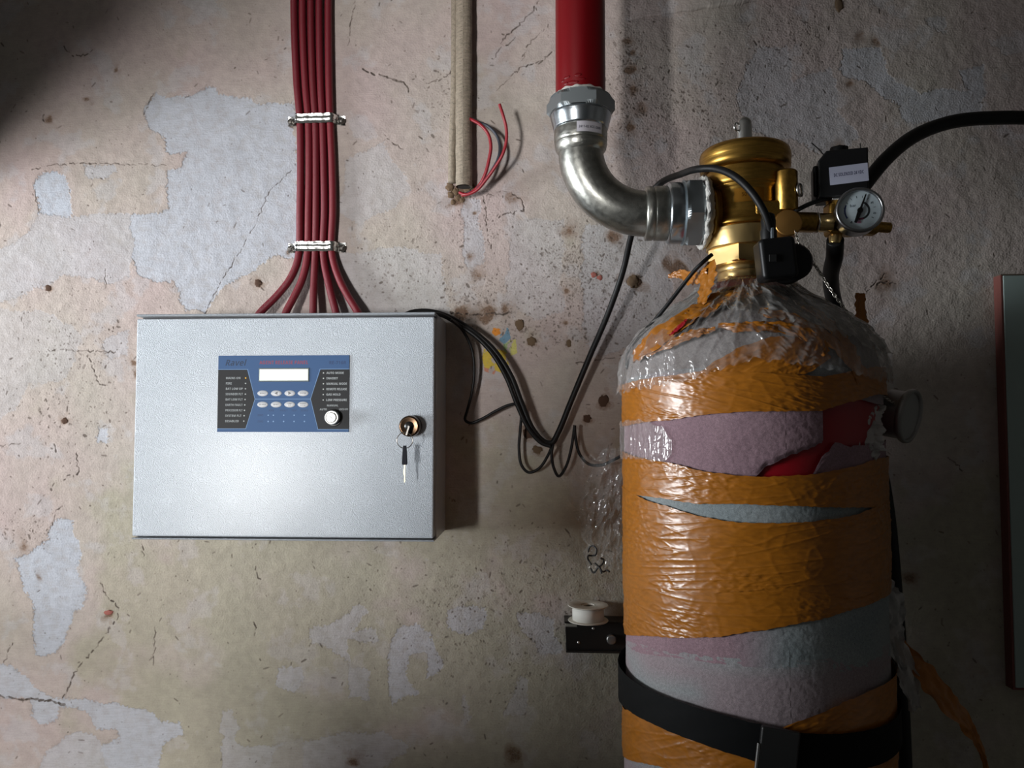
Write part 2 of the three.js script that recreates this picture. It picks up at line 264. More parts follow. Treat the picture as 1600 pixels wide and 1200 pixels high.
// ---------------------------------------------------------------- the rest of the room
{
  const { x0, x1, z1, h } = ROOM;
  part(structure('floor', 'bare grey concrete floor'), 'slab', box(x0 - 0.2, x1 + 0.2, -0.15, 0, -0.2, z1 + 0.2), concrete);
  part(structure('ceiling', 'dim plastered ceiling'), 'slab', box(x0 - 0.2, x1 + 0.2, h, h + 0.15, -0.2, z1 + 0.2), plasterDark);
  part(structure('wall_right', 'dim plastered wall'), 'plaster', box(x1, x1 + 0.2, 0, h, 0, z1 + 0.2), plasterDark);
  const l = structure('wall_left', 'dim plastered wall with a doorway'), za = DOOR.z - DOOR.w / 2, zb = DOOR.z + DOOR.w / 2;
  part(l, 'plaster', [box(x0 - 0.2, x0, 0, h, 0, za), box(x0 - 0.2, x0, 0, h, zb, z1 + 0.2), box(x0 - 0.2, x0, DOOR.h, h, za, zb)], plasterDark);
  const f = structure('wall_front', 'dim plastered wall with a window'), a = WIN.x - WIN.w / 2, b = WIN.x + WIN.w / 2, c = WIN.y - WIN.h / 2, d = WIN.y + WIN.h / 2;
  part(f, 'plaster', [box(x0, a, 0, h, z1, z1 + 0.2), box(b, x1, 0, h, z1, z1 + 0.2), box(a, b, 0, c, z1, z1 + 0.2), box(a, b, d, h, z1, z1 + 0.2)], plasterDark);
  const frame = mat({ color: rgb(0.1, 0.07, 0.05), roughness: 0.6 });
  const w = structure('window_1', 'brown window frame'); part(w, 'window_frame', [box(a - 0.05, a, c - 0.05, d + 0.05, z1 - 0.02, z1 - 0.001), box(b, b + 0.05, c - 0.05, d + 0.05, z1 - 0.02, z1 - 0.001), box(a, b, c - 0.05, c, z1 - 0.02, z1 - 0.001), box(a, b, d, d + 0.05, z1 - 0.02, z1 - 0.001)], frame);
  const o = structure('door_1', 'brown door frame'); part(o, 'door_frame', [box(x0 + 0.001, x0 + 0.02, 0, DOOR.h + 0.06, za - 0.06, za), box(x0 + 0.001, x0 + 0.02, 0, DOOR.h + 0.06, zb, zb + 0.06), box(x0 + 0.001, x0 + 0.02, DOOR.h, DOOR.h + 0.06, za, zb)], frame);
  // unseen furniture added behind the viewer to shade the lower and right wall
  const grey = mat({ color: rgb(0.09, 0.1, 0.1), roughness: 0.6, metalness: 0.0 });
  const cup = thing('added_cupboard', 'tall grey cupboard added behind the viewer to shade the wall', 'cupboard', [-0.045, 0, 1.78]);
  part(cup, 'carcass', rbox(-0.6, 0.6, 0.05, 2.0, -0.2, 0.2, 0.006), grey); part(cup, 'plinth', box(-0.58, 0.58, 0, 0.05, -0.18, 0.18), grey);
  for (const s of [-1, 1]) { const dr = part(cup, 'door', rbox(s * 0.3 - 0.292, s * 0.3 + 0.292, 0.08, 1.97, -0.218, -0.2, 0.003), grey); part(dr, 'handle', rbox(s * 0.03 - 0.006, s * 0.03 + 0.006, 0.95, 1.1, -0.235, -0.219, 0.003), grey); }
  const ch = thing('added_chest', 'low grey chest added beside the cupboard to shade the wall', 'chest', [-0.84, 0, 1.78]);  // unseen chest, added to shade the bottom of the wall
  part(ch, 'carcass', rbox(-0.17, 0.17, 0.04, 1.15, -0.2, 0.2, 0.006), grey); part(ch, 'foot', box(-0.16, 0.16, 0, 0.04, -0.18, 0.18), grey);
  for (let k = 0; k < 4; k++) { const dr = part(ch, 'drawer', rbox(-0.16, 0.16, 0.07 + k * 0.265, 0.31 + k * 0.265, -0.215, -0.2, 0.003), grey); part(dr, 'handle', rbox(-0.05, 0.05, 0.2 + k * 0.28, 0.215 + k * 0.28, -0.232, -0.216, 0.003), grey); }
  const sb = thing('added_box', 'brown cardboard box added on the chest to shade the wall', 'box', [-0.75, 1.15, 1.78]), card = mat({ color: rgb(0.2, 0.13, 0.07), roughness: 0.9 });  // unseen box, added to shade the wall at mid height
  part(sb, 'carton', rbox(-0.075, 0.075, 0.0005, 0.27, -0.15, 0.15, 0.002), card); part(sb, 'lid_flap', rbox(-0.075, -0.002, 0.2705, 0.2735, -0.15, 0.15, 0.001), card); part(sb, 'lid_flap', rbox(0.002, 0.075, 0.2705, 0.2735, -0.15, 0.15, 0.001), card);
  // cabinet added out of view to keep the door's light off the wall foot
  const lc = thing('added_cabinet', 'unseen low grey cabinet added left of the control box to block door light', 'cabinet', [-1.45, 0, 0.39]);
  part(lc, 'carcass', rbox(-0.35, 0.35, 0.04, 1.26, -0.38, 0.38, 0.006), grey); part(lc, 'plinth', box(-0.33, 0.33, 0, 0.04, -0.36, 0.34), grey);
  for (const s of [-1, 1]) { const dr = part(lc, 'door', rbox(s * 0.172 - 0.166, s * 0.172 + 0.166, 0.07, 1.23, 0.38, 0.398, 0.003), grey); part(dr, 'handle', rbox(s * 0.03 - 0.006, s * 0.03 + 0.006, 0.7, 0.85, 0.399, 0.412, 0.003), grey); }
  // unseen duct added high on the left to shade the upper left corner
  const du = thing('added_duct', 'unseen galvanised duct added high on the left to shade the wall corner', 'duct', [-1.215, 1.835, 0]);
  const galv = mat({ color: rgb(0.2, 0.2, 0.2), roughness: 0.6, metalness: 0.4 });
  part(du, 'duct_body', box(-0.26, 0.26, 0.004, 0.5, 0.001, 1.5), galv);
  for (const k of [0.9, 1.47]) part(du, 'flange', box(-0.275, 0.275, -0.008, 0.515, k, k + 0.03), galv);
  for (const k of [0.6, 1.3]) for (const q of [-0.245, 0.235]) part(du, 'hanger', box(q, q + 0.01, 0.5, 1.164, k, k + 0.02), galv);
}
// ---------------------------------------------------------------- control panel
const hammered = dataTex(512, 512, (x, y) => { const u = x / 512, v = y / 512, t = (a, b, s) => n3(Math.cos(u * 6.2832) * s + a, Math.sin(u * 6.2832) * s + Math.cos(v * 6.2832) * s + b, Math.sin(v * 6.2832) * s); const h = 128 + 70 * t(0, 0, 9) + 45 * t(5, 2, 17); return [h, h, h]; });
const panelPaint = (rep) => { const b = hammered.clone(); b.repeat.set(rep, rep); b.needsUpdate = true; return mat({ color: rgb(0.56, 0.615, 0.68), roughness: 0.31, bumpMap: b, bumpScale: 0.0014, clearcoat: 0.25, clearcoatRoughness: 0.25 }); };
const PZ = 0.109;
const pa = at(213, 491, PZ), pb = at(678, 845, PZ);
const PL = pa.x, PR = pb.x, PT = (at(215, 492, PZ).y + at(678, 486.5, PZ).y) / 2, PB = (at(210, 843, PZ).y + at(677, 847, PZ).y) / 2;
{
  const panel = thing('control_panel', 'light grey hammered metal control box with a blue keypad, wired from above', 'control panel', [PL, PB, 0]);
  const W = PR - PL, H = PT - PB, P = (px, py, z = PZ) => at(px, py, z).sub(V(PL, PB, 0));
  const paint = panelPaint(4.5), edgePaint = paint, dark = mat({ color: rgb(0.02, 0.022, 0.03), roughness: 0.6 });
  // open box with a rolled rim; the door sits in it with a narrow gap above and below
  part(panel, 'box_body', [rbox(0, W, 0, H, 0.001, PZ - 0.0205, 0.0012), rbox(0, W, H - 0.0032, H, PZ - 0.03, PZ, 0.0012), rbox(0, W, 0, 0.0022, PZ - 0.03, PZ - 0.001, 0.0009)], edgePaint);
  const door = part(panel, 'door', rbox(0.0008, W - 0.0008, 0.0044, H - 0.0062, PZ - 0.0205, PZ, 0.0022, 3), paint);
  part(panel, 'gasket', box(0.003, W - 0.003, H - 0.0062, H - 0.0032, PZ - 0.02, PZ - 0.012), dark);
  part(panel, 'gasket', box(0.003, W - 0.003, 0.0022, 0.0044, PZ - 0.02, PZ - 0.012), dark);
  // printed keypad plate
  const fa = P(342, 556), fb = P(545, 675), fw = fb.x - fa.x, fh = fa.y - fb.y;
  const X = (px) => (px - 342) / 203 * fw + fa.x, Y = (py) => fa.y - (py - 556) / 119 * fh;
  const plateTex = canvasTex(1624, 952, (g) => {
    const S = 8, x = (v) => (v - 342) * S, y = (v) => (v - 556) * S;
    g.fillStyle = '#365680'; g.fillRect(0, 0, 1624, 952);
    g.fillStyle = '#1b1d20'; const pl = (p) => { g.beginPath(); p.forEach(([a, b], i) => (i ? g.lineTo(x(a), y(b)) : g.moveTo(x(a), y(b)))); g.closePath(); g.fill(); };
    pl([[342, 578], [387, 578], [400, 624], [386, 670], [342, 670]]); pl([[545, 578], [501, 578], [486, 624], [498, 671], [545, 671]]);
    g.strokeStyle = '#7f9fc4'; g.lineWidth = 5; const ln = (p) => { g.beginPath(); p.forEach(([a, b], i) => (i ? g.lineTo(x(a), y(b)) : g.moveTo(x(a), y(b)))); g.stroke(); };
    ln([[342, 577.5], [388, 577.5], [400, 624], [386.5, 670], [342, 670]]); ln([[545, 577.5], [500, 577.5], [486, 624], [498, 671], [545, 671]]); ln([[400, 624], [486, 624]]);
    const tx = (s, a, b, h, c, w, al = 'left', st = 'bold') => { g.fillStyle = c; g.textAlign = al; g.textBaseline = 'middle'; g.font = `${st} ${h * S}px sans-serif`; g.fillText(s, x(a), y(b), w * S); };
    tx('Ravel', 352, 567, 13, '#26374f', 33, 'left', 'italic bold'); tx('AGENT RELEASE PANEL', 444, 567, 7.5, '#8a4150', 76, 'center'); tx('RE-716R', 527, 567.5, 7, '#2c3f63', 28, 'center');
    const L = ['MAINS ON', 'FIRE', 'BAT LOW OP', 'SOUNDER FLT', 'BAT LOW FLT', 'EARTH FAULT', 'PROCESSOR FLT', 'SYSTEM FLT', 'DISABLED'], R = ['AUTO MODE', 'INHIBIT', 'MANUAL MODE', 'REMOTE RELEASE', 'GAS HOLD', 'LOW PRESSURE'];
    L.forEach((s, i) => { const yy = 591 + i * 8.4; tx(s, 354, yy, 4.6, '#9aa0a2', 27); g.fillStyle = i ? '#aab0b0' : '#f0b840'; g.beginPath(); g.arc(x(385 - Math.max(0, i - 3) * 0.35), y(yy), 9, 0, 7); g.fill(); });
    R.forEach((s, i) => { const yy = 583.5 + i * 8.4; tx(s, 510, yy, 4.6, '#aab0b2', 32); g.fillStyle = '#c8ccca'; g.beginPath(); g.arc(x(505.5), y(yy), 8, 0, 7); g.fill(); });
    tx('MANUAL', 520, 634, 4.2, '#9aa0a2', 20, 'center'); tx('AUTO', 506, 640, 4.2, '#9aa0a2', 12, 'center'); tx('LOCK OFF', 537, 640, 4.2, '#9aa0a2', 14, 'center');
    ['FIRE', 'FAULT', 'TEST', 'DISABLE'].forEach((s, i) => tx(s, [426, 445, 461, 477][i], 641.5, 4, '#33476a', 12, 'center'));
    ['ZONE1', 'ZONE2'].forEach((s, i) => { tx(s, 409, 649 + i * 9.7, 4.2, '#2f4468', 9, 'center'); for (const a of [421, 429, 445, 461, 477]) { g.fillStyle = '#7d9cc2'; g.beginPath(); g.arc(x(a), y(649 + i * 9.7), 9, 0, 7); g.fill(); } });
  });
  const pm = mat({ map: plateTex, roughness: 0.5, specularIntensity: 0.35 });
  const plate = part(panel, 'keypad_plate', (() => { const g = new THREE.BoxGeometry(fw, fh, 0.0012); g.translate((fa.x + fb.x) / 2, (fa.y + fb.y) / 2, PZ + 0.0006); return g; })(), pm, 'blue and black printed keypad plate');
  { const q = plate.geometry.attributes.position, u = plate.geometry.attributes.uv; for (let i = 0; i < q.count; i++) u.setXY(i, (q.getX(i) - fa.x) / fw, (q.getY(i) - fb.y) / fh); }
  const z1 = PZ + 0.0012;
  part(plate, 'display_bezel', rbox(X(405.5), X(483.5), Y(597), Y(575.5), z1 - 0.001, z1 + 0.0008, 0.0004), mat({ color: rgb(0.02, 0.045, 0.05), roughness: 0.4 }));
  part(plate, 'display_screen', rbox(X(407), X(482), Y(595), Y(577.5), z1, z1 + 0.0011, 0.0003), mat({ color: rgb(0.5, 0.52, 0.48), emissive: rgb(0.85, 1, 0.88), emissiveIntensity: 0.55, roughness: 0.3 }), 'lit pale display');
  const ink = ['MENU', 'left', 'right', 'ENTER', 'ALARM', 'RESET', 'LAMP\nTEST', 'SILENCE\nBUZZER'];
  ink.forEach((s, i) => {
    const t = canvasTex(256, 136, (g) => {
      g.fillStyle = '#b4b6ba'; g.fillRect(0, 0, 256, 136); g.fillStyle = '#0c0c0f'; g.textAlign = 'center'; g.textBaseline = 'middle';
      if (s === 'left' || s === 'right') { const d = s === 'left' ? -1 : 1; g.beginPath(); g.moveTo(128 + d * 42, 68); g.lineTo(128 - d * 34, 30); g.lineTo(128 - d * 34, 106); g.fill(); } else { const r = s.split('\n'); g.font = `bold ${r.length > 1 ? 34 : 46}px sans-serif`; r.forEach((w, k) => g.fillText(w, 128, r.length > 1 ? 48 + k * 40 : 70, 170)); }
    });
    const bx = X([412, 433, 454, 474.5][i % 4]), by = Y(i < 4 ? 615 : 632.5), rw = 8.3 / 203 * fw, rh = 4.6 / 119 * fh;
    const g = new THREE.SphereGeometry(1, 28, 12, 0, Math.PI * 2, 0, Math.PI / 2).rotateX(Math.PI / 2), q = g.attributes.position, u = g.attributes.uv;
    for (let k = 0; k < q.count; k++) u.setXY(k, q.getX(k) / 2 + 0.5, q.getY(k) / 2 + 0.5);
    g.scale(rw, rh, 0.0007).translate(bx, by, z1); part(plate, 'keypad_button', g, mat({ map: t, roughness: 0.4 }));
  });
  const chrome = mat({ color: rgb(0.55, 0.55, 0.53), metalness: 1, roughness: 0.38 }), blackSteel = mat({ color: rgb(0.02, 0.02, 0.02), roughness: 0.35 });
  const turn = (g, x, y, z) => g.rotateX(Math.PI / 2).translate(x, y, z);
  const kx = X(521.5), ky = Y(652.5);
  const ks = part(plate, 'key_switch', turn(lathe([[0, 0.0105], [0.0058, 0.0105], [0.0064, 0.010], [0.0064, 0.0085], [0.0075, 0.0085], [0.0084, 0.0095], [0.0094, 0.0085], [0.0097, 0.0065], [0.0097, 0]], 40), kx, ky, z1), chrome, 'chrome key switch');
  part(plate, 'key_slot', box(-0.003, 0.003, -0.0005, 0.0005, 0, 0.0006).rotateZ(-0.7).translate(kx, ky, z1 + 0.0102), blackSteel);
  part(plate, 'switch_ring', turn(lathe([[0.0098, 0.0008], [0.0112, 0.0008], [0.0118, 0]], 40), kx + 0.0007, ky - 0.0005, z1), blackSteel);
  // barrel lock at the door's edge
  const lx = P(644, 667).x, ly = P(644, 667).y;
  const lock = part(door, 'lock', turn(lathe([[0, 0.016], [0.0095, 0.0162], [0.0112, 0.0172], [0.0128, 0.0165], [0.0138, 0.0145], [0.0142, 0.010], [0.0142, 0]], 48), lx - 0.001, ly + 0.001, PZ), mat({ color: rgb(0.1, 0.062, 0.038), metalness: 1, roughness: 0.24 }), 'dark barrel lock');
  part(door, 'lock_core', turn(lathe([[0, 0.0166], [0.0062, 0.0164], [0.0064, 0.012]], 32), lx - 0.001, ly + 0.001, PZ), mat({ color: rgb(0.015, 0.013, 0.012), roughness: 0.3 }));
  // ring and key hung from the lock
  const kp = at(632.5, 688, PZ + 0.026), kr = thing('hanging_key', 'black headed key dangling from a wire ring at the door lock', 'key', [kp.x, kp.y, kp.z]);
  const r0 = at(632.5, 687, PZ + 0.026), wire = mat({ color: rgb(0.35, 0.33, 0.3), metalness: 1, roughness: 0.3 });
  part(kr, 'ring', new THREE.TorusGeometry(0.0102, 0.00055, 8, 40).rotateY(0.25), wire);
  part(kr, 'key_in_lock', box(-0.001, 0.001, -0.006, 0.006, -0.012, 0.001).rotateZ(-0.3).translate(0.0035, 0.0125, -0.001), wire);
  const head = new THREE.Shape(); [[-0.0016, 0], [0.0016, 0], [0.0022, -0.006], [0.0031, -0.022], [0.0026, -0.0238], [-0.0026, -0.0238], [-0.0031, -0.022], [-0.0022, -0.006]].forEach(([a, b], i) => (i ? head.lineTo(a, b) : head.moveTo(a, b))); head.closePath();
  part(kr, 'key_head', new THREE.ExtrudeGeometry(head, { depth: 0.0022, bevelEnabled: true, bevelSize: 0.0004, bevelThickness: 0.0004, bevelSegments: 2 }).translate(0, -0.0072, -0.0011), mat({ color: rgb(0.008, 0.009, 0.016), roughness: 0.5, specularIntensity: 0.3 }));
  const bl = new THREE.Shape(); [[-0.0010, 0], [0.0009, 0], [0.0009, -0.0225], [0, -0.024], [-0.0008, -0.0225], [-0.0008, -0.018], [-0.0002, -0.017], [-0.0008, -0.015], [-0.0016, -0.0125], [-0.0016, -0.0075], [-0.0010, -0.006]].forEach(([a, b], i) => (i ? bl.lineTo(a, b) : bl.moveTo(a, b))); bl.closePath();
  part(kr, 'key_blade', new THREE.ExtrudeGeometry(bl, { depth: 0.0011, bevelEnabled: false }).translate(0.0001, -0.0306, -0.0005), mat({ color: rgb(0.62, 0.58, 0.45), metalness: 1, roughness: 0.3 }));
}
// ---------------------------------------------------------------- five red cables and their clips
{
  const redSheath = [0, 1, 2].map((k) => mat({ color: rgb([0.15, 0.17, 0.14][k], [0.007, 0.009, 0.0065][k], [0.016, 0.018, 0.014][k]), roughness: 0.46, bumpMap: (() => { const t = plainBump.clone(); t.repeat.set(60, 1); t.needsUpdate = true; return t; })(), bumpScale: 0.0006 }));
  const r = 0.0056, z = r + 0.0008;
  // columns: x at the top edge of the view, first clip, between, second clip, then the spread to the box
  const rows = [
    [[459, -60], [460, 40], [464, 130], [469, 190], [470, 260], [469, 330], [468, 388], [464, 412], [452, 438], [432, 463], [408, 487], [398, 500]],
    [[473, -60], [473, 40], [477, 130], [482, 190], [483, 260], [482, 330], [481, 388], [478, 415], [471, 440], [459, 465], [447, 488], [442, 505]],
    [[486, -60], [486, 40], [489, 130], [493, 190], [494, 260], [494, 330], [493, 388], [492, 415], [491, 440], [490, 465], [489.5, 488], [489, 505]],
    [[499, -60], [499, 40], [501, 130], [504, 190], [506, 260], [507, 330], [505, 388], [507, 412], [513, 440], [519, 465], [525, 488], [528, 505]],
    [[513, -60], [513, 40], [514, 130], [516, 190], [519, 260], [520, 330], [518, 388], [522, 412], [532, 440], [544, 463], [559, 488], [566, 505]]];
  const names = ['leftmost of the five red cables entering the box top', 'second from the left of the five red cables', 'middle one of the five red cables', 'second from the right of the five red cables', 'rightmost of the five red cables entering the box top'];
  rows.forEach((p, i) => {
    const pts = p.map(([x, y], k) => { const out = y > 395 ? (y - 395) / 105 * 0.016 : 0; return at(x, y, z + out + 0.0004 * Math.sin(k * 2 + i)); });
    const o = single('red_cable', names[i], 'cable', tube(pts, r, 220, 14), redSheath[i % 3], 'red cables above the box');
  });
  const tin = mat({ color: rgb(0.85, 0.85, 0.82), metalness: 1, roughness: 0.2 }), dk = mat({ color: rgb(0.12, 0.11, 0.1), metalness: 0.8, roughness: 0.45 });
  [[190, 461, 524, 448, 534, 'upper'], [388, 461, 525, 450, 537, 'lower']].forEach(([y, xa, xb, sa, sb, w]) => {
    const c = at((xa + xb) / 2, y, 0), cl = thing('cable_clip', `shiny ${w} metal clip strapping the five red cables to the wall`, 'clip', [c.x, c.y, 0], 'cable clips');
    const L = at(xa, y, z).x - c.x, R = at(xb, y, z).x - c.x, hw = 0.0072, top = 2 * r + 0.0022, n = 40;
    const pos = [], idx = []; // strap that follows the cables, with two raised ribs, then bends down to the wall on both sides
    const prof = []; prof.push([L - 0.012, 0.001], [L - 0.004, 0.001], [L - 0.0012, 0.004], [L, top * 0.75], [L + 0.003, top]); for (let k = 1; k < 12; k++) prof.push([lerp(L + 0.003, R - 0.003, k / 12), top + 0.0006 * Math.sin(k * 2.4)]); prof.push([R - 0.003, top], [R, top * 0.75], [R + 0.0012, 0.004], [R + 0.004, 0.001], [R + 0.013, 0.001]);
    const m = 9;
    prof.forEach(([x, zz], i) => { for (let k = 0; k < m; k++) { const v = k / (m - 1) * 2 - 1, rib = 0.0008 * Math.cos(v * 2.2 * Math.PI); pos.push(x, v * hw + 0.0006 * n2(i * 0.7, y), zz + rib + 0.0003 * n2(i, k)); } });
    for (let i = 0; i + 1 < prof.length; i++) for (let k = 0; k + 1 < m; k++) { const o = i * m + k; idx.push(o, o + m, o + 1, o + 1, o + m, o + m + 1); }
    const g = new THREE.BufferGeometry(); g.setAttribute('position', new THREE.Float32BufferAttribute(pos, 3)); g.setIndex(idx); g.computeVertexNormals();
    const s = part(cl, 'strap', g, tin); s.material.side = THREE.DoubleSide;
    for (const x of [L - 0.0075, R + 0.0085]) { part(cl, 'screw', [lathe([[0, 0.006], [0.003, 0.0056], [0.0046, 0.0036], [0.005, 0.0008]], 20).rotateX(Math.PI / 2).translate(x, -0.001, 0.001), box(-0.004, 0.004, -0.0006, 0.0006, 0, 0.0004).rotateZ(0.6).translate(x, -0.001, 0.0067)], dk); }
  });
}
// ---------------------------------------------------------------- old painted conduit and the loose wires
{
  const paintTex = dataTex(128, 512, (x, y) => { const v = fbm(x / 18, y / 30, 4), d = fbm(x / 6 + 40, y / 9, 3) > 0.42 ? 0.6 : 1; return [(140 + 22 * v) * d, (129 + 20 * v) * d, (114 + 19 * v) * d]; }, true); paintTex.repeat.set(9, 0.25);
  const m = mat({ map: paintTex, roughness: 0.75, bumpMap: plainBump, bumpScale: 0.001 });
  const a = at(724, -80, 0.012), b = at(725, 292, 0.012);
  const c = thing('conduit', 'old cream painted conduit pipe ending in broken plaster', 'conduit', [0, 0, 0]);
  const g = new THREE.TubeGeometry(new THREE.CatmullRomCurve3([a, a.clone().lerp(b, 0.33).add(V(0.0005, 0, 0)), a.clone().lerp(b, 0.66), b]), 60, 0.0122, 24); const q = g.attributes.position;
  for (let i = 0; i < q.count; i++) { const k = 0.0005 * n3(q.getX(i) * 60, q.getY(i) * 60, q.getZ(i) * 90); q.setX(i, q.getX(i) + k); q.setZ(i, q.getZ(i) + k); }
  g.computeVertexNormals(); part(c, 'pipe', g, m);
  // bead of paint and mortar on its left flank
  part(c, 'mortar_bead', tube([at(711, -80, 0.002), at(711, 60, 0.003), at(710, 150, 0.003), at(707, 230, 0.003), at(706, 285, 0.003)], 0.0058, 60, 10), m);
  part(c, 'hollow_end', new THREE.CircleGeometry(0.0095, 20).rotateX(Math.PI / 2).translate(b.x, b.y - 0.0004, b.z), mat({ color: rgb(0.03, 0.025, 0.02), roughness: 1 }));
  const red = mat({ color: rgb(0.25, 0.012, 0.02), roughness: 0.42 }), grey = mat({ color: rgb(0.035, 0.04, 0.055), roughness: 0.5 });
  const A = (l) => l.map(([x, y, z]) => at(x, y, z));
  single('loose_wire', 'red wire stub looping out of the conduit side', 'wire', tube(A([[729, 184, 0.012], [737, 187, 0.02], [752, 196, 0.028], [763, 210, 0.03], [767, 228, 0.03], [764, 250, 0.028], [757, 275, 0.025], [747, 292, 0.02], [733, 303, 0.016], [722, 305, 0.01]]), 0.0024, 90, 10), red);
  single('loose_wire', 'long red wire with a free end pointing up beside the conduit', 'wire', tube(A([[780.5, 163, 0.046], [786, 180, 0.046], [791, 200, 0.044], [791, 222, 0.042], [785, 242, 0.04], [773, 262, 0.034], [760, 280, 0.028], [745, 297, 0.022], [728, 304, 0.015], [718, 301, 0.008]]), 0.0023, 90, 10), red);
  single('loose_wire', 'dark grey wire between the two red ones', 'wire', tube(A([[731, 182, 0.012], [745, 190, 0.018], [762, 197, 0.02], [775, 210, 0.022], [781, 228, 0.024], [779, 246, 0.026], [770, 264, 0.028], [756, 284, 0.024], [742, 297, 0.018], [728, 303, 0.008]]), 0.0022, 90, 10), grey);
}
// ---------------------------------------------------------------- red pipe and galvanised elbow
const galvTex = dataTex(256, 256, (x, y) => { const v = 222 + 24 * fbm(x / 22, y / 22, 4) + 14 * n2(x / 2.5, y / 2.5); return [v, v, v * 0.985]; }, true);
const galvRough = dataTex(256, 256, (x, y) => { const v = 92 + 22 * fbm(x / 16 + 9, y / 16, 4); return [v, v, v]; });
const galvanised = mat({ color: rgb(0.6, 0.6, 0.57), map: galvTex, metalness: 1, roughness: 0.95, roughnessMap: galvRough, bumpMap: plainBump, bumpScale: 0.0004 });
const zinc = mat({ color: rgb(0.55, 0.6, 0.64), metalness: 1, roughness: 0.24, bumpMap: plainBump, bumpScale: 0.00015 });
const PIPEZ = 0.2, pipeX = at(907, 140, PIPEZ).x;
const yAt = (px, py, z = PIPEZ) => at(px, py, z).y;
{
  const yb = yAt(907, 143, PIPEZ + 0.03), R = 0.0302;
  const redPaint = mat({ color: rgb(0.155, 0.0013, 0.004), specularIntensity: 0.6, roughness: 0.34, clearcoat: 0.12, clearcoatRoughness: 0.2, bumpMap: plainBump, bumpScale: 0.0003 });
  const pipe = thing('red_pipe', 'glossy red painted steel pipe coming down into the galvanised elbow', 'pipe', [pipeX, yb, PIPEZ]);
  const g = lathe([[0, -0.012], [R, -0.012], [R, 0.2], [R, 0.45], [0, 0.45]], 64); const lp = part(pipe, 'pipe', g, redPaint);
  part(pipe, 'paint_drips', (() => { const o = []; for (let k = 0; k < 7; k++) { const a = -0.9 + k * 0.14 + rnd() * 0.12, h = 0.011 + rnd() * 0.013; o.push(new THREE.SphereGeometry(0.0017, 10, 8).scale(1.8 + rnd(), 0.8 + rnd() * 0.5, 0.3).rotateY(a).translate(Math.sin(a) * R, h, Math.cos(a) * R)); } return o; })(), redPaint);

  const el = thing('pipe_elbow', 'galvanised pipe elbow with hexagon nuts joining the red pipe to the brass valve', 'pipe elbow', [pipeX, yb, PIPEZ]);
  part(el, 'thread_seal', (() => { const g = lathe([[R + 0.0004, -0.008], [R + 0.0024, -0.006], [R + 0.0026, 0.002], [R + 0.0018, 0.0062], [R + 0.0005, 0.0086], [R, 0.009]], 72), q = g.attributes.position; for (let i = 0; i < q.count; i++) if (q.getY(i) > 0.001) q.setY(i, q.getY(i) + 0.0016 * n3(q.getX(i) * 90, 2, q.getZ(i) * 90)); g.computeVertexNormals(); return g; })(), mat({ color: rgb(0.62, 0.6, 0.56), roughness: 0.85, bumpMap: plainBump, bumpScale: 0.002 }), 'white sealing paste');
  const u = 0.00077; // metres per photo pixel at this distance
  const hexNut = (r, y0, y1, bev) => { // hexagon with turned bevels on both faces
    const seg = 96, rows = [[0, 1], [bev, 0], [1 - bev, 0], [1, 1]], pos = [], idx = [];
    rows.forEach(([f, c]) => { for (let i = 0; i <= seg; i++) { const a = i / seg * 2 * Math.PI, k = ((a % (Math.PI / 3)) + Math.PI / 3) % (Math.PI / 3) - Math.PI / 6, hx = r * Math.cos(Math.PI / 6) / Math.cos(k), rr = c ? Math.min(hx, r * 0.9) : hx; pos.push(Math.sin(a) * rr, lerp(y0, y1, f), Math.cos(a) * rr); } });
    for (let j = 0; j < 3; j++) for (let i = 0; i < seg; i++) { const o = j * (seg + 1) + i; idx.push(o, o + 1, o + seg + 1, o + 1, o + seg + 2, o + seg + 1); }
    const gg = new THREE.BufferGeometry(); gg.setAttribute('position', new THREE.Float32BufferAttribute(pos, 3)); gg.setIndex(idx); const fl = gg.toNonIndexed(); fl.computeVertexNormals();
    const cap = (y, up) => { const c = new THREE.CircleGeometry(r * 0.9, 48).rotateX(up ? -Math.PI / 2 : Math.PI / 2).translate(0, y, 0); return c; };
    return [fl, cap(y0, false), cap(y1, true)];
  };
  var makeHex = hexNut;
  const steel = mat({ color: rgb(0.36, 0.4, 0.42), metalness: 1, roughness: 0.42, bumpMap: plainBump, bumpScale: 0.0003 });
  const y = (py) => yAt(907, py, PIPEZ + 0.03) - yb;
  part(el, 'hex_nut', hexNut(0.0415, y(165), y(139), 0.22).map((h) => h.rotateY(0.42)), steel);
  part(el, 'union_sleeve', lathe([[0.03, y(163)], [0.037, y(163)], [0.037, y(168)], [0.0355, y(176)], [0.0335, y(186)], [0.033, y(189)], [0.0305, y(189.5)]], 64), zinc, 'bright zinc sleeve');
  part(el, 'ferrule', lathe([[0.0300, y(188)], [0.0322, y(190)], [0.0322, y(207)], [0.0308, y(208)], [0.0308, y(211)], [0.0318, y(212)], [0.0305, y(221)], [0.0278, y(226)], [0.0265, y(228)]], 64), galvanised);
  // the bend itself and the outlet towards the valve
  const br = 0.079, yc = y(221), n = 40, pts = [];
  pts.push(V(0, y(205), 0)); for (let k = 0; k <= 20; k++) { const a = k / 20 * Math.PI / 2; pts.push(V(br - br * Math.cos(a), yc - br * Math.sin(a), 0)); }
  const yo = yc - br; pts.push(V(br + 0.03, yo, 0));
  part(el, 'bend', new THREE.TubeGeometry(new THREE.CatmullRomCurve3(pts), 90, 0.0272, 40), galvanised);
  const side = (g) => (Array.isArray(g) ? g : [g]).map((h) => h.rotateZ(-Math.PI / 2).translate(0, yo, 0));
  const xs = (px) => at(px, 325, PIPEZ + 0.02).x - pipeX;
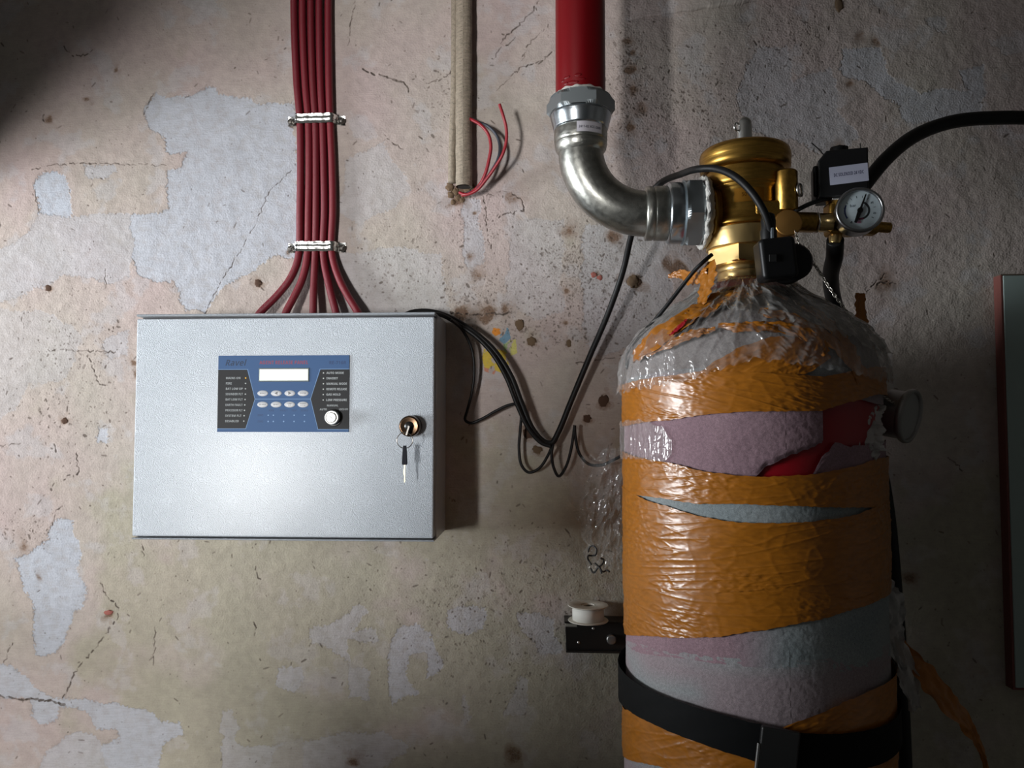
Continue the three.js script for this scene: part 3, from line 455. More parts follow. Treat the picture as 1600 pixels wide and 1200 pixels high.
  part(el, 'ferrule', side(lathe([[0.0272, xs(1010)], [0.0322, xs(1012)], [0.0322, xs(1022)], [0.0312, xs(1022.5)], [0.0312, xs(1025)], [0.0324, xs(1026)], [0.0324, xs(1045)], [0.028, xs(1047)]], 64)), galvanised);
  part(el, 'union_sleeve', side(lathe([[0.03, xs(1045)], [0.0352, xs(1046)], [0.0364, xs(1050)], [0.0364, xs(1072)], [0.03, xs(1074)]], 64)), zinc, 'bright zinc sleeve');
  part(el, 'hex_nut', side(hexNut(0.0432, xs(1071), xs(1100), 0.16).map((h) => h.rotateY(0.25))), steel);
  part(el, 'thread_seal', side((() => { const g = lathe([[0.034, xs(1099)], [0.0425, xs(1100)], [0.0432, xs(1103)], [0.0425, xs(1107)], [0.039, xs(1111)], [0.03, xs(1115)]], 72), q = g.attributes.position; for (let i = 0; i < q.count; i++) { const k = 1 + 0.05 * n3(q.getX(i) * 180, q.getY(i) * 300, q.getZ(i) * 180); q.setX(i, q.getX(i) * k); q.setZ(i, q.getZ(i) * k); q.setY(i, q.getY(i) + 0.0015 * n3(q.getX(i) * 120, 5, q.getZ(i) * 120)); } g.computeVertexNormals(); return g; })()), mat({ color: rgb(0.6, 0.58, 0.54), roughness: 0.85, bumpMap: plainBump, bumpScale: 0.003 }), 'white sealing tape');
  const st = new THREE.CylinderGeometry(0.0325, 0.0325, 0.0125, 24, 1, true, -0.18, 1.02); const lb = canvasTex(256, 100, (g) => { g.fillStyle = '#c3bfc6'; g.fillRect(0, 0, 256, 100); g.fillStyle = '#2a2838'; g.font = 'bold 34px sans-serif'; g.textAlign = 'center'; g.textBaseline = 'middle'; g.fillText('2411-02 ACC-2009', 128, 52, 220); });
  part(el, 'sticker', st.translate(0, y(198), 0), mat({ map: lb, roughness: 0.5, side: THREE.DoubleSide }), 'small white printed sticker');
}
// ---------------------------------------------------------------- gas cylinder in its wrapping
const CR = 0.1405;                                          // steel radius
const yShoulder = yAt(1000, 600, AZ), yNeck = yAt(1150, 440, AZ + 0.04);
const domeTab = [[445, 0.039], [458, 0.049], [470, 0.06], [490, 0.083], [505, 0.1], [520, 0.1145], [540, 0.128], [560, 0.136], [580, 0.1395], [600, CR]].map(([py, r]) => [yAt(1000, py, AZ), r]).reverse();
const domeR = (y, r = CR) => { // radius at height y of a layer that is r wide on the straight part
  if (y <= domeTab[0][0]) return r;
  for (let i = 1; i < domeTab.length; i++) if (y <= domeTab[i][0]) { const f = (y - domeTab[i - 1][0]) / (domeTab[i][0] - domeTab[i - 1][0]); return lerp(domeTab[i - 1][1], domeTab[i][1], f) + (r - CR); }
  return domeTab[domeTab.length - 1][1] + (r - CR);
};
const cyl = thing('gas_cylinder', 'large red gas cylinder wrapped in foam, orange tape and clear plastic film', 'gas cylinder', [AX, 0, AZ]);
const curveOf = (pts, r) => { const a = pts.map(([x, y]) => onCyl(x, y, r)); a.sort((p, q) => p[0] - q[0]); return (t) => { if (t <= a[0][0]) return a[0][1]; for (let i = 1; i < a.length; i++) if (t <= a[i][0]) { const f = (t - a[i - 1][0]) / Math.max(1e-6, a[i][0] - a[i - 1][0]); return lerp(a[i - 1][1], a[i][1], f * f * (3 - 2 * f) * 0.4 + f * 0.6); } return a[a.length - 1][1]; }; };
// a sheet wound on the cylinder between two traced edges; off = height above the steel, crumple = depth of its creases
function sheet(name, upper, lower, opt) {
  const { off, m, t0 = -Math.PI, t1 = Math.PI, nt = 200, nv = 26, crumple = 0.0008, scale = 1, seed = 0, rag = 0.0006, slant = 0.4, kind = 'tape', label, color, parent = cyl, edge = 0 } = opt;
  const r = CR + off, U = typeof upper === 'function' ? upper : curveOf(upper, r), L = typeof lower === 'function' ? lower : curveOf(lower, r);
  const pos = [], uv = [], idx = [], cols = [];
  for (let i = 0; i <= nt; i++) {
    const t = lerp(t0, t1, i / nt), yu = U(t) + rag * n2(t * 14 + seed, 1), yl = L(t) + rag * n2(t * 14 + seed, 9);
    for (let k = 0; k <= nv; k++) {
      const f = k / nv, y = lerp(yl, yu, f), s = t * CR;
      const bend = edge * (smooth(0.1, 0, f) + smooth(0.9, 1, f)), ys = y - s * slant;
      let h;
      if (kind === 'film') h = 0.75 * ridge(t * 2.1 * scale + seed, y * 7 - t * 1.3) ** 3 + 0.55 * ridge(t * 4.6 * scale - seed, ys * 17) ** 4 + 0.22 * ridge(t * 11 + seed, ys * 46 + t * 3) ** 5 + 0.05 * n2(s * 80, y * 110 + seed);
      else { const patch = smooth(-0.05, 0.5, n2(s * 9 + seed, y * 13 + 5)); h = 0.7 * ridge(s * 7 * scale + seed, ys * 58 * scale) ** 7 + 0.55 * n2(s * 9 + seed, ys * 30) + 0.4 * ridge((s + y * 0.5) * 24 + seed, (y - s * 0.6) * 22) ** 9 + (0.25 + patch) * (0.34 * n2(s * 75 + seed, ys * 150) + 0.24 * n2(s * 160, ys * 300 + seed)); }
      const rr = domeR(y, r) + crumple * h - bend;
      pos.push(Math.sin(t) * rr, y, Math.cos(t) * rr); uv.push(s * 8, y * 8);
      if (color) { const c = color(t, y); cols.push(c[0], c[1], c[2]); }
    }
  }
  for (let i = 0; i < nt; i++) for (let k = 0; k < nv; k++) { const o = i * (nv + 1) + k, q = o + nv + 1; idx.push(o, q, o + 1, o + 1, q, q + 1); }
  const g = new THREE.BufferGeometry(); g.setAttribute('position', new THREE.Float32BufferAttribute(pos, 3)); g.setAttribute('uv', new THREE.Float32BufferAttribute(uv, 2)); if (color) g.setAttribute('color', new THREE.Float32BufferAttribute(cols, 3));
  g.setIndex(idx); g.computeVertexNormals();
  return part(parent, name, g, m, label);
}
const thAt = (px, py = 700, off = 0.006) => onCyl(px, py, CR + off)[0];
{
  const redSteel = mat({ color: rgb(0.33, 0.006, 0.014), roughness: 0.34 });
  const prof = [[0, 0.0], [CR * 0.9, 0.0], [CR, 0.02]]; for (let k = 0; k <= 6; k++) prof.push([CR, lerp(0.05, yShoulder, k / 6)]);
  for (let k = 1; k <= 26; k++) { const y = lerp(yShoulder, yNeck + 0.004, k / 26); prof.push([domeR(y), y]); } prof.push([0, yNeck + 0.004]);
  part(cyl, 'steel_body', lathe(prof, 96), redSteel, 'red painted steel body');
  // foam sheets
  const speck = dataTex(256, 256, (x, y) => { const v = 215 + 34 * n2(x / 1.7, y / 1.7) + 22 * fbm(x / 9, y / 9, 3); return [v, v, v]; }, true);
  const foam = mat({ color: 0xffffff, vertexColors: true, map: speck, roughness: 0.95, bumpMap: plainBump, bumpScale: 0.0012, side: THREE.DoubleSide });
  const pinkF = (t, y) => { const k = 0.5 + 0.5 * n2(t * 3, y * 12); return [lerp(0.4, 0.46, k), lerp(0.255, 0.3, k), lerp(0.3, 0.345, k)]; };
  const blueF = (t, y) => { const k = 0.5 + 0.5 * n2(t * 2 + 4, y * 26); return [lerp(0.36, 0.43, k), lerp(0.42, 0.47, k), lerp(0.44, 0.48, k)]; };
  const greyF = (t, y) => { const k = smooth(-0.25, 0.35, n2(t * 0.8 + 2, y * 16)), p = pinkF(t, y), b = blueF(t, y), gy = 0.48; return [lerp(gy, lerp(p[0], b[0], k), 0.5), lerp(gy * 0.96, lerp(p[1], b[1], k), 0.5), lerp(gy * 0.97, lerp(p[2], b[2], k), 0.5)]; };
  sheet('foam_sheet', [[975, 596], [1090, 575], [1200, 566], [1300, 570], [1370, 590]], [[975, 606], [1090, 592], [1200, 585], [1300, 590], [1370, 606]].map(([x, y]) => [x, y + 26]), { off: 0.003, m: foam, color: greyF, crumple: 0.0006, t0: -Math.PI, t1: Math.PI });
  sheet('foam_sheet', () => yNeck - 0.006, () => yShoulder - 0.004, { off: 0.0022, m: foam, color: (t, y) => { const k = 0.5 + 0.5 * n2(t * 2, y * 14); return [lerp(0.36, 0.46, k), lerp(0.32, 0.42, k), lerp(0.31, 0.42, k)]; }, crumple: 0.0008, nv: 40 });
  sheet('foam_sheet', [[975, 660], [1040, 650], [1150, 636], [1300, 634]], [[975, 712], [1060, 728], [1120, 744], [1180, 746], [1196, 730], [1245, 708], [1288, 692]], { off: 0.0045, m: foam, color: pinkF, t0: -2.4, t1: thAt(1288), nt: 170, crumple: 0.0004, edge: 0.002, rag: 0.0012, label: 'pink foam sheet' });
  sheet('foam_sheet', [[1268, 744], [1285, 712], [1308, 690], [1330, 698], [1372, 690]], [[1268, 748], [1372, 748]], { off: 0.0045, m: foam, color: pinkF, t0: thAt(1268), t1: 2.6, nt: 90, crumple: 0.0008, rag: 0.0016 });
  sheet('foam_sheet', [[975, 760], [1100, 776], [1200, 778], [1370, 770]], [[975, 800], [1100, 824], [1200, 830], [1340, 822]], { off: 0.0040, m: foam, color: blueF, crumple: 0.0003, label: 'pale blue foam sheet' });
  sheet('foam_sheet', [[968, 975], [1100, 985], [1200, 955], [1390, 895]], [[968, 1006], [1090, 1032], [1200, 1044], [1390, 1030]], { off: 0.0042, m: foam, color: (t, y) => { const b = blueF(t, y), p = pinkF(t, y), k = smooth(-0.45, 0.05, t); return [0, 1, 2].map((i) => lerp(p[i], b[i], k)); }, crumple: 0.0005, slant: 0.1 });
  sheet('foam_sheet', [[968, 996], [1020, 1010], [1090, 1022], [1200, 1034], [1300, 1030], [1390, 1006]], () => 0.03, { off: 0.0072, m: foam, color: greyF, crumple: 0.0004, scale: 0.5, slant: 0.1, edge: 0.003, nv: 60, label: 'grey white foam sheet' });

  // orange tape
  const tapeT = dataTex(256, 256, (x, y) => { const v = 226 + 26 * fbm(x / 40, y / 12, 4); return [v, v * 0.985, v * 0.95]; }, true);
  const tape = mat({ color: rgb(0.5, 0.178, 0.012), map: tapeT, roughness: 0.36, clearcoat: 0.2, clearcoatRoughness: 0.15, side: THREE.DoubleSide });
  const T = (u, l, o) => sheet('tape_band', u, l, { off: 0.0068, m: tape, crumple: 0.0009, nt: 520, nv: 60, ...o });
  T([[975, 600], [1040, 588], [1095, 580], [1180, 582], [1290, 588], [1340, 578], [1370, 572]], [[975, 666], [1040, 657], [1110, 647], [1170, 643], [1280, 642], [1330, 628], [1370, 616]], { seed: 3, slant: -0.2 });
  T([[1092, 582], [1120, 562], [1160, 540], [1210, 524], [1250, 524], [1292, 545], [1300, 556]], [[1092, 590], [1180, 592], [1260, 584], [1300, 560]], { seed: 5, off: 0.0062, t0: thAt(1093, 580), t1: thAt(1300, 555), nt: 160, nv: 40, crumple: 0.0008 });
  T([[975, 706], [1040, 722], [1110, 738], [1180, 745], [1260, 742], [1320, 732], [1372, 716]], [[975, 768], [1030, 778], [1090, 787], [1150, 787], [1250, 791], [1330, 793], [1376, 792]], { seed: 11, slant: 0.12, crumple: 0.001 });
  T([[975, 762], [1040, 790], [1090, 806], [1150, 816], [1240, 817], [1320, 808], [1376, 788]], [[975, 918], [1100, 926], [1250, 915], [1376, 902]], { seed: 17, off: 0.0074, slant: 0.15, crumple: 0.001, nv: 110 });
  T([[972, 912], [1100, 915], [1250, 905], [1376, 892]], [[972, 988], [1040, 996], [1110, 996], [1180, 986], [1260, 972], [1340, 950], [1378, 936]], { seed: 23, off: 0.0066, slant: -0.05, crumple: 0.0009 });
  T([[1190, 1148], [1260, 1122], [1320, 1096], [1360, 1078], [1392, 1062]], [[1190, 1152], [1250, 1190], [1392, 1200]], { seed: 29, off: 0.0095, t0: thAt(1190, 1140, 0.0095), t1: 2.6, nt: 160 });
  T([[967, 1100], [1020, 1120], [1100, 1150], [1200, 1184], [1300, 1195], [1390, 1190]], [[967, 1176], [1040, 1200], [1120, 1226], [1250, 1250], [1390, 1240]], { seed: 31, off: 0.0094 });
  // strips of tape gathered over the shoulder
  const strip = (name, pts, w, m, o = {}) => { // ribbon along a line given as [px, py, height above the steel, half width factor]
    const P = pts.map(([x, y, h]) => { let r = CR + h; for (let k = 0; k < 4; k++) { const q = onCyl(x, y, r); r = domeR(q[1], CR) + h; } const q = onCyl(x, y, r); return V(Math.sin(q[0]) * r, q[1], Math.cos(q[0]) * r); });
    return ribbon(cyl, name, P, pts.map((p) => (p[3] ?? 1) * w), m, o);
  };
  strip('tape_strip', [[990, 560, 0.010, 0.5], [1010, 540, 0.012], [1050, 512, 0.013, 1.1], [1085, 488, 0.013, 1.1], [1120, 470, 0.012], [1160, 458, 0.010, 0.9], [1190, 456, 0.009, 0.6]], 0.0145, tape, { seed: 2, fold: 0.004 });
  strip('tape_strip', [[1122, 509, 0.010, 0.5], [1160, 511, 0.011], [1200, 510, 0.011], [1250, 520, 0.010, 1.2], [1278, 536, 0.011, 1.5], [1292, 552, 0.010, 0.8]], 0.0062, tape, { seed: 4, fold: 0.003 });
  strip('tape_strip', [[1186, 486, 0.009, 0.6], [1230, 496, 0.009], [1280, 520, 0.008], [1330, 560, 0.007, 1.3], [1350, 600, 0.006, 1.3]], 0.008, tape, { seed: 6, fold: 0.003 });
  strip('tape_strip', [[1110, 462, 0.008, 0.4], [1135, 452, 0.009], [1165, 449, 0.009], [1200, 455, 0.008, 0.8], [1230, 468, 0.008, 0.5]], 0.006, tape, { seed: 21, fold: 0.003 });
  strip('tape_strip', [[1010, 556, 0.009, 0.4], [1050, 536, 0.010], [1090, 520, 0.010], [1118, 514, 0.009, 0.5]], 0.005, tape, { seed: 22, fold: 0.003 });
  strip('tape_strip', [[1255, 478, 0.008, 0.5], [1290, 500, 0.008, 1.2], [1320, 535, 0.007, 1.4], [1345, 580, 0.006, 1]], 0.007, tape, { seed: 24, fold: 0.004 });
  strip('red_scrap', [[1046, 524, 0.0135, 0.3], [1056, 516, 0.014, 1], [1068, 504, 0.0145, 1], [1072, 499, 0.0145, 0.4]], 0.003, redSteel, { seed: 26, fold: 0.001 });
  const fl = (pts, w, o) => ribbon(cyl, 'tape_strip', pts.map(([x, y, z]) => at(x, y, z).sub(V(AX, 0, AZ))), pts.map((p) => (p[3] ?? 1) * w), tape, o);
  fl([[1110, 408, 0.25, 0.6], [1107, 430, 0.258, 1.1], [1103, 450, 0.264, 1], [1097, 470, 0.27, 0.6], [1092, 482, 0.272, 0.3]], 0.010, { seed: 8, fold: 0.0015, flat: V(-0.75, 0, 0.66) });
  fl([[1044, 432, 0.2, 0.35], [1062, 428, 0.21, 0.7], [1080, 434, 0.23, 1.2], [1094, 432, 0.245, 1], [1104, 424, 0.255, 0.7]], 0.0068, { seed: 9, fold: 0.002, flat: V(-0.7, 0.1, 0.7) });
  fl([[1344, 458, 0.16, 0.9], [1345, 490, 0.165, 1], [1350, 520, 0.17, 1.3], [1358, 560, 0.17, 1.5]], 0.0068, { seed: 12, fold: 0.002, flat: V(0, 0, 1) });
  // clear film over the shoulder and down the side
  const film = mat({ color: rgb(0.9, 0.89, 0.88), roughness: 0.12, transmission: 0.9, thickness: 0, ior: 1.45, side: THREE.DoubleSide });
  const milky = mat({ color: rgb(0.75, 0.74, 0.72), roughness: 0.2, transmission: 0.8, thickness: 0, ior: 1.45, side: THREE.DoubleSide });
  sheet('plastic_film', () => yNeck + 0.001, [[975, 612], [1040, 604], [1090, 588], [1180, 560], [1290, 575], [1370, 592]], { kind: 'film', off: 0.0085, m: film, nt: 420, nv: 90, crumple: 0.0065, slant: 0.9, seed: 41, rag: 0.004, label: 'clear crumpled plastic film' });
  sheet('plastic_film', () => yNeck + 0.002, [[1000, 500], [1060, 478], [1110, 470], [1200, 486], [1300, 508], [1360, 540]], { kind: 'film', off: 0.0095, m: milky, nt: 300, nv: 50, crumple: 0.008, slant: -0.7, seed: 47, rag: 0.006 });
  sheet('plastic_film', [[960, 660], [1000, 655], [1036, 668], [1050, 690]], [[960, 716], [1000, 716], [1036, 722], [1050, 710]], { kind: 'film', scale: 2.5, off: 0.0085, m: film, t0: -1.75, t1: thAt(1052), nt: 160, nv: 50, crumple: 0.0016, seed: 53, rag: 0.002 });
  const flapMat = mat({ color: rgb(0.6, 0.58, 0.56), roughness: 0.3, transmission: 0.25, thickness: 0, ior: 1.45, side: THREE.DoubleSide });
  const flap = (pts, w, m, o) => ribbon(cyl, 'plastic_flap', pts.map(([x, y, z]) => at(x, y, z).sub(V(AX, 0, AZ))), pts.map((p) => (p[3] ?? 1) * w), m, o);
  flap([[1376, 628, 0.262, 0.4], [1364, 645, 0.288, 0.8], [1352, 670, 0.302, 1], [1346, 700, 0.308, 1.05], [1346, 722, 0.304, 0.7], [1348, 742, 0.296, 0.25]], 0.022, flapMat, { seed: 15, fold: 0.008, flat: V(0.1, 0, 1), cross: 10 });
  flap([[1366, 900, 0.24, 0.5], [1385, 930, 0.25, 1], [1395, 960, 0.24, 1], [1400, 1000, 0.23, 0.6], [1420, 1060, 0.2, 0.8], [1430, 1110, 0.18, 0.4]], 0.016, flapMat, { seed: 16, fold: 0.008, flat: V(0.2, 0, 1), cross: 10 });
  ribbon(cyl, 'tape_tail', [[1392, 985, 0.18, 0.5], [1420, 1025, 0.19, 0.9], [1450, 1060, 0.2, 1.1], [1480, 1096, 0.2, 1], [1508, 1128, 0.19, 0.8], [1526, 1158, 0.18, 0.45], [1538, 1190, 0.17, 0.3], [1545, 1230, 0.16, 0.25]].map(([x, y, z]) => at(x, y, z).sub(V(AX, 0, AZ))), [0.5, 0.9, 1.1, 1, 0.8, 0.45, 0.3, 0.25].map((v) => v * 0.0115), tape, { seed: 19, fold: 0.004, flat: V(0.1, 0.2, 1) });
}
// a crumpled ribbon along a line of points
function ribbon(parent, name, P, widths, m, { seed = 0, fold = 0.002, flat = null, cross = 8 } = {}) {
  const c = new THREE.CatmullRomCurve3(P, false, 'centripetal'), n = Math.max(24, P.length * 12), pos = [], idx = [], uv = [];
  for (let i = 0; i <= n; i++) {
    const f = i / n, p = c.getPoint(f), t = c.getTangent(f), nn = flat ? flat.clone().normalize() : V(p.x, Math.max(0, p.y - yShoulder) * 1.2, p.z).normalize();
    const w0 = f * (widths.length - 1), k = Math.min(widths.length - 2, Math.floor(w0)), w = lerp(widths[k], widths[k + 1], w0 - k), b = new THREE.Vector3().crossVectors(nn, t).normalize();
    const o = new THREE.Vector3().crossVectors(t, b).normalize(); if (o.dot(nn) < 0) o.negate();
    for (let j = 0; j <= cross; j++) { const v = j / cross * 2 - 1, h = fold * (0.6 * n2(f * 5 + seed, v * 2.2) + 0.5 * (ridge(f * 11 + seed, v * 1.8 + seed) - 0.5)), e = 1 + 0.25 * n2(f * 9, v * 3 + seed); const q = p.clone().addScaledVector(b, v * w * e).addScaledVector(o, h); pos.push(q.x, q.y, q.z); uv.push(f, v); }
  }
  for (let i = 0; i < n; i++) for (let j = 0; j < cross; j++) { const a = i * (cross + 1) + j, q = a + cross + 1; idx.push(a, q, a + 1, a + 1, q, q + 1); }
  const g = new THREE.BufferGeometry(); g.setAttribute('position', new THREE.Float32BufferAttribute(pos, 3)); g.setAttribute('uv', new THREE.Float32BufferAttribute(uv, 2)); g.setIndex(idx); g.computeVertexNormals();
  return part(parent, name, g, m);
}
{ // black strap round the cylinder
  const st = thing('retaining_strap', 'black retaining strap slung across the wrapped gas cylinder', 'strap', [AX, 0, AZ]);
  const web = mat({ color: rgb(0.005, 0.0055, 0.006), specularIntensity: 0.3, roughness: 0.7, side: THREE.DoubleSide });
  sheet('strap_band', [[967, 1038], [980, 1056], [1010, 1076], [1060, 1096], [1120, 1114], [1190, 1132], [1260, 1146], [1320, 1146], [1392, 1128]], [[967, 1094], [985, 1112], [1020, 1131], [1080, 1156], [1150, 1180], [1200, 1196], [1260, 1208], [1320, 1206], [1392, 1186]], { parent: st, off: 0.0138, m: web, crumple: 0.0004, rag: 0.0003, nt: 240, nv: 12 });
  const b = onCyl(1212, 1172, CR + 0.0155), r = CR + 0.016;
  const bk = new THREE.Group(); const steel = mat({ color: rgb(0.05, 0.05, 0.05), metalness: 0.7, roughness: 0.4 });
  const place = (g) => g.rotateZ(-0.12).rotateY(b[0]).translate(Math.sin(b[0]) * r, b[1], Math.cos(b[0]) * r);
  part(st, 'buckle', place(rbox(-0.016, 0.02, -0.024, 0.022, -0.001, 0.006, 0.002)), steel);
  part(st, 'buckle_pin', place(tube([V(-0.017, -0.022, 0.005), V(-0.017, 0.006, 0.005)], 0.0018, 16, 8)[0]), mat({ color: rgb(0.4, 0.4, 0.4), metalness: 1, roughness: 0.3 }));
}
// ---------------------------------------------------------------- brass valve
const brassTex = dataTex(256, 256, (x, y) => { const v = 220 + 34 * fbm(x / 30, y / 14, 4) + 10 * n2(x / 2, y / 3); return [v, v * 0.97, v * 0.9]; }, true);
const brass = mat({ color: rgb(0.62, 0.38, 0.1), map: brassTex, metalness: 1, roughness: 0.36, bumpMap: plainBump, bumpScale: 0.0003 });
const brassBright = mat({ color: rgb(0.85, 0.6, 0.26), metalness: 1, roughness: 0.3, bumpMap: plainBump, bumpScale: 0.0002 });
const steelBright = mat({ color: rgb(0.7, 0.7, 0.68), metalness: 1, roughness: 0.3 });
{
  const zf = (r) => AZ + r * 0.95, y = (py, r = 0.045) => yAt(1168, py, zf(r)) - yNeck;
  const v = thing('brass_valve', 'brass release valve screwed into the top of the gas cylinder', 'valve', [AX, yNeck, AZ]);
  part(v, 'threaded_neck', lathe([[0.03, -0.012], [0.0335, -0.012], [0.0335, y(434, 0.033)], [0.0322, y(433, 0.033)], [0.0322, y(431.5, 0.033)], [0.0335, y(430.5, 0.033)], [0.0335, y(421, 0.033)], [0.0322, y(420, 0.033)], [0.0322, y(418.5, 0.033)], [0.0335, y(417.5, 0.033)], [0.0335, y(408, 0.033)], [0.03, y(407, 0.033)]], 64), brassBright);
  part(v, 'hex_flats', makeHex(0.0455, y(407, 0.04), y(379, 0.04), 0.08).map((h) => h.rotateY(-0.42)), brassBright);
  part(v, 'base_ring', lathe([[0.03, y(381)], [0.0445, y(379)], [0.0462, y(377)], [0.0462, y(350)], [0.0452, y(347.5)], [0.035, y(347)]], 72), brassBright);
  part(v, 'valve_body', lathe([[0.034, y(350)], [0.0435, y(346)], [0.0452, y(343)], [0.0445, y(338)], [0.0405, y(332)], [0.0398, y(318)], [0.0398, y(290)], [0.0412, y(286)], [0.0435, y(283)], [0.0435, y(279)], [0.036, y(276)]], 72), brass);
  part(v, 'collar', lathe([[0.036, y(284)], [0.0415, y(283)], [0.0448, y(279)], [0.0452, y(274)], [0.0452, y(252)], [0.044, y(249)], [0.03, y(248)]], 72), brass);
  part(v, 'cap', lathe([[0.03, y(250, 0.054)], [0.046, y(250, 0.054)], [0.0498, y(247, 0.054)], [0.0524, y(243, 0.054)], [0.0527, y(237, 0.054)], [0.0518, y(233, 0.054)], [0.0528, y(231, 0.054)], [0.0528, y(222, 0.054)], [0.0517, y(216, 0.054)], [0.0484, y(212, 0.054)], [0.044, y(210, 0.054)], [0, y(210, 0.054)]], 80), brass);
  part(v, 'inlet_boss', lathe([[0.0, 0], [0.0335, 0], [0.0335, 0.012], [0, 0.012]], 48).rotateZ(Math.PI / 2).translate(-0.034, y(322), 0), brass);
  // steel lever lug on the cap
  const lh = yAt(1168, 183, AZ) - yNeck - y(210, 0.054);
  part(v, 'release_pin', lathe([[0.0088, 0], [0.0088, lh * 0.72], [0.0082, lh * 0.86], [0.0062, lh * 0.95], [0.003, lh * 0.995], [0, lh]], 32).scale(1, 1, 0.7).translate(0.0005, y(210, 0.054), 0), steelBright, 'rounded steel release pin');
  part(v, 'pin_washer', new THREE.TorusGeometry(0.0046, 0.0013, 8, 24).rotateY(0.6).translate(-0.0092, y(212, 0.054) + lh - 0.012, 0.004), steelBright);
  // actuator port on the right flank
  const bx = (px, py, z) => at(px, py, z).sub(V(AX, yNeck, AZ));
  const p1 = bx(1229, 352, 0.25), p2 = bx(1231, 300, 0.24);
  part(v, 'side_port', lathe([[0, -0.014], [0.0128, -0.014], [0.0128, 0.03], [0.0112, 0.032], [0, 0.032]], 32).translate(p2.x, p2.y - 0.006, p2.z - 0.006), brass);
  part(v, 'port_web', rbox(-0.02, 0.012, -0.012, 0.02, -0.014, 0.006, 0.004).translate(p1.x - 0.012, p1.y + 0.012, p1.z - 0.014), brass);
  part(v, 'port_plug', lathe([[0, 0.012], [0.0135, 0.0115], [0.0152, 0.009], [0.0152, -0.014], [0, -0.014]], 40).rotateX(Math.PI / 2 - 0.05).rotateY(-0.12).translate(p1.x, p1.y, p1.z), mat({ color: rgb(0.62, 0.33, 0.1), metalness: 1, roughness: 0.42 }));
  part(v, 'port_ring', new THREE.TorusGeometry(0.0068, 0.0016, 8, 24).rotateY(0.9).translate(p2.x + 0.0135, p2.y + 0.002, p2.z), steelBright);
  part(v, 'cast_lettering', (() => { const g = new THREE.CylinderGeometry(0.0402, 0.0402, 0.016, 24, 1, true, -0.55, 0.85); return g.translate(0, y(302), 0); })(), mat({ map: canvasTex(256, 96, (g) => { g.fillStyle = '#a5732a'; g.fillRect(0, 0, 256, 96); g.fillStyle = '#6d4512'; g.font = 'bold 40px sans-serif'; g.textAlign = 'center'; g.fillText('50 BAR', 128, 60, 190); }), metalness: 0.9, roughness: 0.5, side: THREE.DoubleSide }));
}
